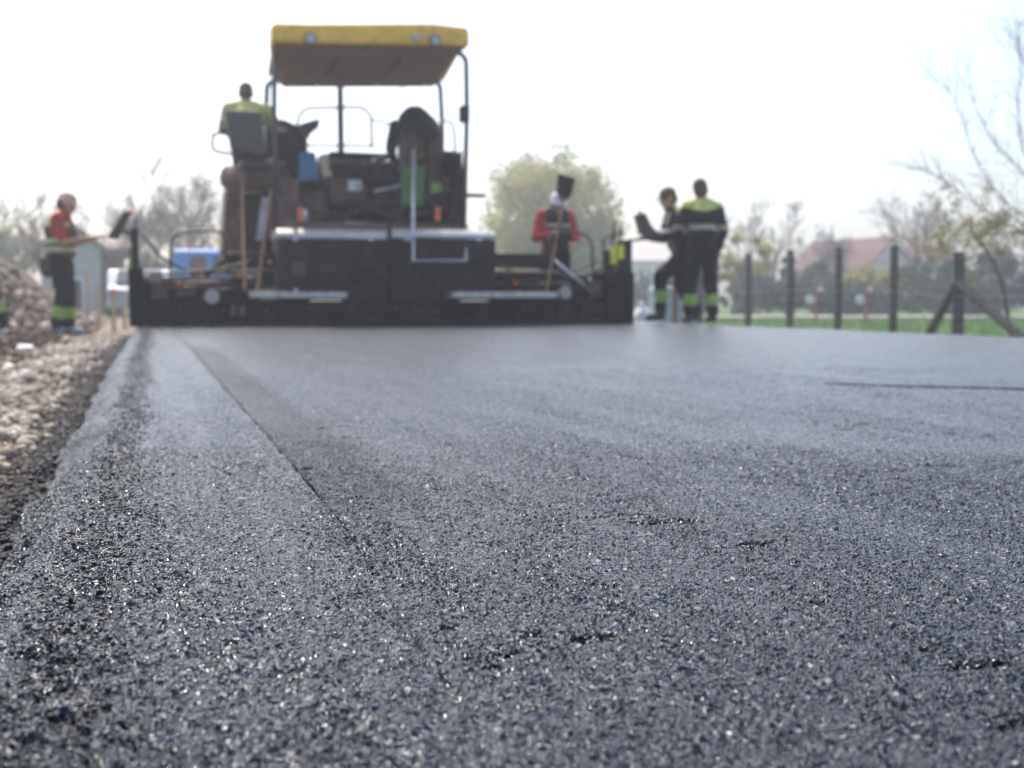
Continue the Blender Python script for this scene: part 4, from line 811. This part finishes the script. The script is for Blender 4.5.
def person(label, J, S, loc, rz, top, trous, boots, hat=None, sleeves=None, toppick=None, topmats=None, legband='hivisg', bandh=(.16, .27), group=None, hat_face=(0, 1, 0), curl=.5, vox=.009, extra=None):
    """J: joints in metres for a 1.8 m body facing +Y (x to the right); S: overall scale."""
    root = empty('person', (0, 0, 0), label, 'person', group); V_ = {k: Vector(v) * S for k, v in J.items()}
    g = lambda k: V_[k]
    b = MB()
    fc = Vector(hat_face).normalized(); hd = g('head'); upv = (hd - g('neck')).normalized(); fc = (fc - upv * fc.dot(upv)).normalized(); sd = fc.cross(upv); rotm = Matrix((sd, fc, upv)).transposed()
    HS = 1.12
    at = lambda x, y, z: hd + rotm @ (Vector((x, y, z)) * S * HS)
    b.ball(at(0, -.012, .02), Vector((.076, .095, .105)) * S * HS, rot=rotm, nu=18, nv=12); b.ball(at(0, .022, -.05), Vector((.056, .068, .072)) * S * HS, rot=rotm, nu=16, nv=10)
    b.cap(at(0, .088, .0), at(0, .107, -.028), .010 * S, .016 * S); b.ball(at(0, .078, -.098), .024 * S)
    b.cap(at(-.02, .082, -.062), at(.02, .082, -.062), .011 * S, .011 * S)
    for s in (-1, 1): b.ball(at(s * .078, -.01, -.01), Vector((.012, .022, .034)) * S * HS, rot=rotm)
    b.cap(g('neck'), at(0, -.015, -.05), .062 * S, .056 * S); b.cap(g('chest'), g('neck'), .12 * S, .065 * S); b.cap(g('pelvis'), g('chest'), .135 * S, .13 * S)
    for s in 'LR':
        b.cap(g('neck') * .35 + g('sh' + s) * .65, g('sh' + s), .06 * S, .058 * S); b.cap(g('chest'), g('sh' + s), .1 * S, .055 * S); b.cap(g('sh' + s), g('el' + s), .052 * S, .040 * S); b.cap(g('el' + s), g('wr' + s), .041 * S, .027 * S)
        b.cap(g('pelvis'), g('hi' + s), .12 * S, .095 * S); b.cap(g('hi' + s), g('kn' + s), .086 * S, .056 * S); b.cap(g('kn' + s), g('kn' + s).lerp(g('an' + s), .35), .055 * S, .056 * S); b.cap(g('kn' + s).lerp(g('an' + s), .35), g('an' + s), .056 * S, .036 * S)
        ff = Vector(J.get('ft' + s, (0, 1, -.08))).normalized(); b.cap(g('an' + s) + Vector((0, 0, -.03)) * S, g('an' + s) + (ff * .16 + Vector((0, 0, -.04))) * S, .04 * S, .03 * S)
        # hand
        hdv = Vector(J.get('ha' + s, g('wr' + s) - g('el' + s))).normalized(); pn = Vector(J.get('pn' + s, (0, 0, -1))); pn = (pn - hdv * pn.dot(hdv)).normalized(); sv = hdv.cross(pn); w0 = g('wr' + s)
        tsd = 1 if sv.dot(fc) + 1e-3 > 0 else -1
        for k in range(4):
            off = (k - 1.5) * .021 * tsd * -1; p0 = w0 + sv * off * .6 * S + hdv * .02 * S; p1 = w0 + sv * off * S + hdv * .085 * S; b.cap(p0, p1, .015 * S, .0125 * S)
            ln_ = (.042, .048, .045, .035)[k]; a1 = curl * .6; a2 = curl * 1.5; d1 = hdv * math.cos(a1) + pn * math.sin(a1); d2 = hdv * math.cos(a2) + pn * math.sin(a2)
            p2 = p1 + d1 * ln_ * S; p3 = p2 + d2 * ln_ * .8 * S; b.cap(p1, p2, .0105 * S, .0098 * S); b.cap(p2, p3, .0098 * S, .0085 * S)
        q0 = w0 + sv * .018 * tsd * S + hdv * .025 * S; q1 = q0 + (sv * tsd * .8 + hdv * .6 + pn * .2).normalized() * .04 * S; q2 = q1 + (hdv + pn * .3 + sv * tsd * .2).normalized() * .032 * S; b.cap(q0, q1, .014 * S, .0115 * S); b.cap(q1, q2, .0112 * S, .0095 * S)
    body = remeshed('body', b, ['skin'], root, vox * .85, 3)
    for s in (-1, 1):
        e = MB(); e.ball(at(s * .030, .083, .003), Vector((.014, .008, .007)) * S, rot=rotm); e.build('eye', 'eye', body, True)
    # jacket
    b = MB(); I = .018
    b.ball(g('chest') + Vector((0, 0, .02)) * S, Vector((.220, .178, .21)) * S); b.ball(g('pelvis').lerp(g('chest'), .4), Vector((.200, .182, .18)) * S)
    b.ball(g('pelvis') + Vector((0, 0, .03)) * S, Vector((.200, .178, .13)) * S); b.cap(g('pelvis'), g('chest'), .145 * S, .15 * S); b.cap(g('chest'), g('neck') + upv * .015 * S, .14 * S, .076 * S)
    for s in 'LR':
        b.cap(g('neck') * .3 + g('sh' + s) * .7, g('sh' + s), .078 * S, .082 * S); b.cap(g('neck') - upv * .005 * S, g('sh' + s), .088 * S, .075 * S); b.cap(g('chest'), g('sh' + s), .11 * S, .075 * S)
        e2 = g('el' + s) if sleeves != 'short' else g('sh' + s).lerp(g('el' + s), .75)
        b.cap(g('sh' + s), e2, .088 * S, .068 * S)
        if sleeves != 'short': b.cap(g('el' + s), g('el' + s).lerp(g('wr' + s), .93), .068 * S, .048 * S)
    remeshed('jacket', b, topmats or [top], root, vox, 6, (lambda c: toppick(c / S)) if toppick else None, .03)
    b = MB(); b.ball(g('pelvis') + Vector((0, 0, -.01)) * S, Vector((.165, .135, .13)) * S)
    for s in 'LR':
        b.cap(g('pelvis'), g('hi' + s), .13 * S, .122 * S); b.cap(g('hi' + s), g('kn' + s), .120 * S, .092 * S); b.cap(g('kn' + s), g('an' + s) + Vector((0, 0, .05)) * S, .092 * S, .078 * S)
    def bp(c):
        for s in 'LR':
            k_, a_ = g('kn' + s), g('an' + s); ax = a_ - k_; t = (c - k_).dot(ax) / ax.length_squared; dist = ((c - k_) - ax * t).length
            if dist < .15 * S and 1 - bandh[1] / .42 < t < 1 - bandh[0] / .42 + .08: return 1
        return 0
    remeshed('trousers', b, [trous, legband], root, vox, 6, bp, .03)
    for s in 'LR':
        b = MB(); ff = Vector(J.get('ft' + s, (0, 1, -.08))); ff = Vector((ff.x, ff.y, 0)).normalized(); a_ = g('an' + s)
        pt = Vector(J.get('ft' + s, (0, 1, 0))).normalized(); pt = Vector((pt.x, pt.y, max(min(pt.z, .3), -.5)))
        b.cap(a_ + Vector((0, 0, .05)) * S, a_ + Vector((0, 0, -.035)) * S, .062 * S, .052 * S); b.cap(a_ + Vector((0, 0, -.04)) * S - ff * .02 * S, a_ + Vector((0, 0, -.045)) * S + pt * .15 * S, .05 * S, .045 * S)
        b.cap(a_ + Vector((0, 0, -.05)) * S + pt * .05 * S, a_ + Vector((0, 0, -.055)) * S + pt * .17 * S, .045 * S, .04 * S); remeshed('boot', b, [boots], root, vox, 3)
    if hat:
        b = MB(); kind, hm = hat
        if kind == 'hair':
            b.ball(at(0, -.018, .035), Vector((.082, .096, .094)) * S * HS, rot=rotm, nu=18, nv=12); b.ball(at(0, -.035, -.015), Vector((.078, .082, .088)) * S * HS, rot=rotm, nu=16, nv=10); remeshed('hair', b, [hm], root, .008, 3)
        else:
            b.ball(at(0, -.012, .045), Vector((.088, .104, .088)) * S * HS, rot=rotm, nu=18, nv=12)
            if kind == 'cap': b.ball(at(0, .10, .035), Vector((.066, .075, .012)) * S * HS, rot=rotm, nu=16, nv=8)
            if kind == 'helmet': b.ball(at(0, .01, .03), Vector((.105, .13, .014)) * S * HS, rot=rotm, nu=20, nv=8)
            remeshed(kind, b, [hm], root, .007, 3)
            h2 = MB(); h2.ball(at(0, -.034, -.015), Vector((.080, .080, .080)) * S * HS, rot=rotm); remeshed('hair', h2, ['hair'], root, .008, 2)
    if extra: extra(root, g, S)
    root.location = loc; root.rotation_euler = (0, 0, rz); return root
def stand(**k):
    J = dict(pelvis=(0, 0, .98), chest=(0, .01, 1.30), neck=(0, 0, 1.50), head=(0, .03, 1.66), shL=(-.19, 0, 1.44), shR=(.19, 0, 1.44), elL=(-.25, -.02, 1.15), elR=(.25, -.02, 1.15), wrL=(-.24, .06, .90), wrR=(.24, .06, .90),
             hiL=(-.10, 0, .92), hiR=(.10, 0, .92), knL=(-.12, .03, .50), knR=(.12, .03, .50), anL=(-.13, 0, .10), anR=(.13, 0, .10)); J.update(k); return J
# worker seen from behind at the right
def pk1(c):
    if c.z > 1.375 + .25 * abs(c.x + .04) and abs(c.x) < .34: return 1
    if 1.16 < c.z < 1.225: return 2
    return 0
p = G(701, 14.7, 0)
person('worker in navy with yellow-green shoulder yoke standing with his back to the camera', stand(chest=(0, -.01, 1.30), head=(-.02, .03, 1.66), anL=(-.15, .03, .10), anR=(.16, 0, .10), knL=(-.13, .03, .5), knR=(.14, .03, .5), elR=(.29, .0, 1.17), wrR=(.26, .08, .93), elL=(-.26, .12, 1.2), wrL=(-.22, .3, 1.05)), 1.02, p, R(-YAW * 57.3 * 0 - 4), 'navy', 'navy', 'boot', ('hair', 'brown'), None, pk1, ['navy', 'hivis', 'silver'], group=None)
# worker facing left beside him (built facing +Y then turned left)
def pk2(c):
    if 1.13 < c.z < 1.19: return 2
    if c.z > 1.34 and c.y < .12: return 1
    if abs(c.x + .10) < .025 and c.z < 1.4: return 2
    return 0
p = G(679, 15.1, 0)
person('worker in dark cap facing left, one leg forward, touching the right control panel',
       stand(pelvis=(0, -.05, .92), chest=(0, .05, 1.24), neck=(0, .10, 1.43), head=(0, .16, 1.58), shL=(-.19, .07, 1.37), shR=(.19, .07, 1.37), elL=(-.22, .22, 1.10), wrL=(-.12, .44, 1.14), elR=(.22, .15, 1.09), wrR=(.16, .40, 1.10), hiL=(-.1, -.05, .88), hiR=(.1, -.05, .88),
             knL=(-.1, .28, .58), anL=(-.1, .27, .12), knR=(.12, -.06, .46), anR=(.12, -.26, .11)), 1.02, p, R(90 - 17 + 8), 'navy', 'navy', 'boot', ('cap', 'brown'), None, pk2, ['navy', 'hivis', 'silver'], hat_face=(0, 1, -.35))
# worker at the left touching the left panel
def pk3(c):
    if abs(c.x) > .20: return 1
    if c.z > 1.42: return 1 if c.y > .03 else 2
    if 1.13 < c.z < 1.19 or 1.03 < c.z < 1.09: return 2
    if 1.33 < c.z < 1.40: return 2 if abs(c.x) > .1 else 0
    return 0
p = G(62, 14.0, 0); gz_ = gh(p.x, p.y)
def pouch(root, g, S):
    b = MB(); c = g('pelvis') + Vector((.0, -.16, -.12)) * S; b.ball(c, (.12, .09, .15)); b.box(tuple(c + Vector((-.12, -.07, -.1))), tuple(c + Vector((.12, .05, .1)))); remeshed('jacket_tied_at_waist', b, ['brown'], root, .012, 5)
    b = MB(); b.ball(g('head') + Vector((0, 0, .0)), .01); 
person('worker in red shirt, striped vest and pale cap reaching to the left control panel',
       stand(head=(0, .09, 1.62), neck=(0, .03, 1.49), chest=(0, -.01, 1.28), shL=(-.19, .02, 1.42), shR=(.19, .02, 1.42), elR=(.21, .10, 1.14), wrR=(.16, .38, 1.20), elL=(-.21, .12, 1.14), wrL=(-.14, .40, 1.22), knL=(-.1, .06, .5), anL=(-.1, .04, .10), knR=(.1, .04, .5), anR=(.1, -.04, .10)),
       .985, (p.x, p.y, gz_ + .01), R(-90 - 17 + 6), 'brown', 'navy', 'bootg', ('cap', 'stake'), 'short', pk3, ['brown', 'red', 'vest'], hat_face=(0, 1, -.45), extra=pouch, curl=.25)
# person cut by the left border
p = G(-30, 13.6, 0)
person('worker cut off by the left border, only a green-banded leg showing', stand(anR=(.36, .05, .10), knR=(.24, .05, .5)), 1.0, (p.x, p.y, gh(p.x, p.y) + .01), R(-20), 'navy', 'navy', 'boot', ('cap', 'navy'), None, pk1, ['navy', 'hivis', 'silver'])
# white-capped worker behind the screed, facing the camera
def pk4(c):
    if abs(c.x) > .17: return 1
    if 1.28 < c.z < 1.33 and abs(c.x) > .03: return 2
    return 0
p = P(555, 270, 14.0); st = P(555, 201, 14.0)
person('worker in white cap, dark bib and red sleeves standing behind the right screed extension',
       stand(head=(0, .11, 1.61), neck=(0, .03, 1.48), elL=(-.27, .06, 1.15), wrL=(-.17, .26, 1.08), elR=(.29, .05, 1.14), wrR=(.1, .28, 1.2)), .95, (p.x, p.y, st.z - 1.56), R(180), 'navy', 'navy', 'boot', ('helmet', 'white'), None, pk4, ['navy', 'red', 'silver'], hat_face=(0, 1, -.3))
# platform he stands on
a = P(536, 300, 13.75); part('rear_walkway', 'grey', lambda b: b.box((P(498, 290, 13.78).x, 13.78, st.z - 1.56 - .06), (P(604, 290, 13.78).x, 14.4, st.z - 1.56 - .005)))
# seated operator at the left (seen from behind)
def pk5(c):
    if c.z > .92 + .48 - .10: return 1
    if .98 < c.z < 1.04: return 2
    return 0
sh = -.0
hip = P(262, 160, 14.85); S5 = .98
J5 = dict(pelvis=(0, 0, .70), chest=(-.02, .03, 1.02), neck=(-.03, .06, 1.22), head=(-.03, .12, 1.38), shL=(-.24, .02, 1.17), shR=(.22, .05, 1.17), elL=(-.32, .14, .94), elR=(.36, .20, .96), wrL=(-.2, .42, .88), wrR=(.46, .36, 1.0),
          hiL=(-.1, .02, .66), hiR=(.1, .02, .66), knL=(-.14, .44, .68), knR=(.16, .44, .68), anL=(-.14, .5, .26), anR=(.16, .5, .26))
person('operator in hi-vis vest seated on the left outboard seat of the paver', J5, S5, (P(249, 160, 14.75).x, 14.72, P(251, 92, 14.8).z - 1.40 * S5), R(-6), 'hivis', 'brown', 'boot', ('hair', 'brown'), None, lambda c: 1 if c.z > 1.00 and abs(c.x) < .34 else (2 if .93 < c.z < .98 else 0), ['brown', 'hivis', 'silver'])
# second operator bending forward at the right
J6 = dict(pelvis=(0, 0, .88), chest=(0, .26, 1.04), neck=(0, .44, 1.06), head=(0, .58, 1.00), shL=(-.19, .40, 1.03), shR=(.19, .40, 1.03), elL=(-.20, .56, .80), elR=(.20, .56, .80), wrL=(-.12, .66, .62), wrR=(.12, .66, .62),
          hiL=(-.12, 0, .82), hiR=(.12, 0, .82), knL=(-.17, .10, .46), knR=(.17, .10, .46), anL=(-.17, 0, .10), anR=(.17, 0, .10))
zt = P(421, 112, 15.0).z
person('dark-clothed worker bending forward beside the right seat on the paver platform', J6, 1.12, (P(421, 170, 14.9).x, 14.75, zt - 1.34), R(8), 'navy', 'brown', 'boot', ('hair', 'hair'), None, lambda c: 1 if (c.x > .13 and c.y > .3) else 0, ['navy', 'hivis'], hat_face=(0, .6, -1))

# ------------------------------------------------------------------ haze, light, sky
hz = MB(); hz.box((-190, -20, -1.6), (190, 185, 13)); ho = hz.build('haze', 'white')
hm, t, bs, out = nt('haze_air'); t.nodes.remove(bs); vol = N(t, 'ShaderNodeVolumePrincipled'); vol.inputs['Color'].default_value = (.86, .92, 1, 1); vol.inputs['Density'].default_value = .0042; vol.inputs['Anisotropy'].default_value = .55
t.links.new(vol.outputs[0], out.inputs['Volume']); ho.data.materials.clear(); ho.data.materials.append(hm); ho['kind'] = 'stuff'; tag(ho, 'pale bright haze filling the air of the whole place', 'haze')
SUN_EL, SUN_AZ = R(57), R(-10)          # azimuth from +Y, negative to the left
sd = Vector((math.sin(SUN_AZ) * math.cos(SUN_EL), math.cos(SUN_AZ) * math.cos(SUN_EL), math.sin(SUN_EL)))
sl = bpy.data.lights.new('sun', 'SUN'); sl.energy = 2.6; sl.angle = R(.6); sl.color = (1, .87, .72); so = bpy.data.objects.new('sun', sl); COL.objects.link(so); so.rotation_euler = sd.to_track_quat('Z', 'Y').to_euler()
w = bpy.data.worlds.new('World'); sc.world = w; w.use_nodes = True; t = w.node_tree; bg = t.nodes['Background']
sky = t.nodes.new('ShaderNodeTexSky'); sky.sky_type = 'NISHITA'; sky.sun_disc = False; sky.sun_elevation = SUN_EL; sky.sun_rotation = SUN_AZ; sky.air_density = 1.0; sky.dust_density = 3.2; sky.ozone_density = 1.0
t.links.new(sky.outputs[0], bg.inputs[0]); bg.inputs[1].default_value = .15
vs_ = sc.view_settings; vs_.view_transform = 'Standard'; vs_.look = 'None'; vs_.gamma = 1; vs_.exposure = 0.92; vs_.use_curve_mapping = False
c = sc.cycles; c.use_denoising = True; c.max_bounces = 5; c.diffuse_bounces = 2; c.glossy_bounces = 2; c.transmission_bounces = 3; c.volume_bounces = 0; c.transparent_max_bounces = 6; c.sample_clamp_indirect = 6; c.volume_step_rate = 5
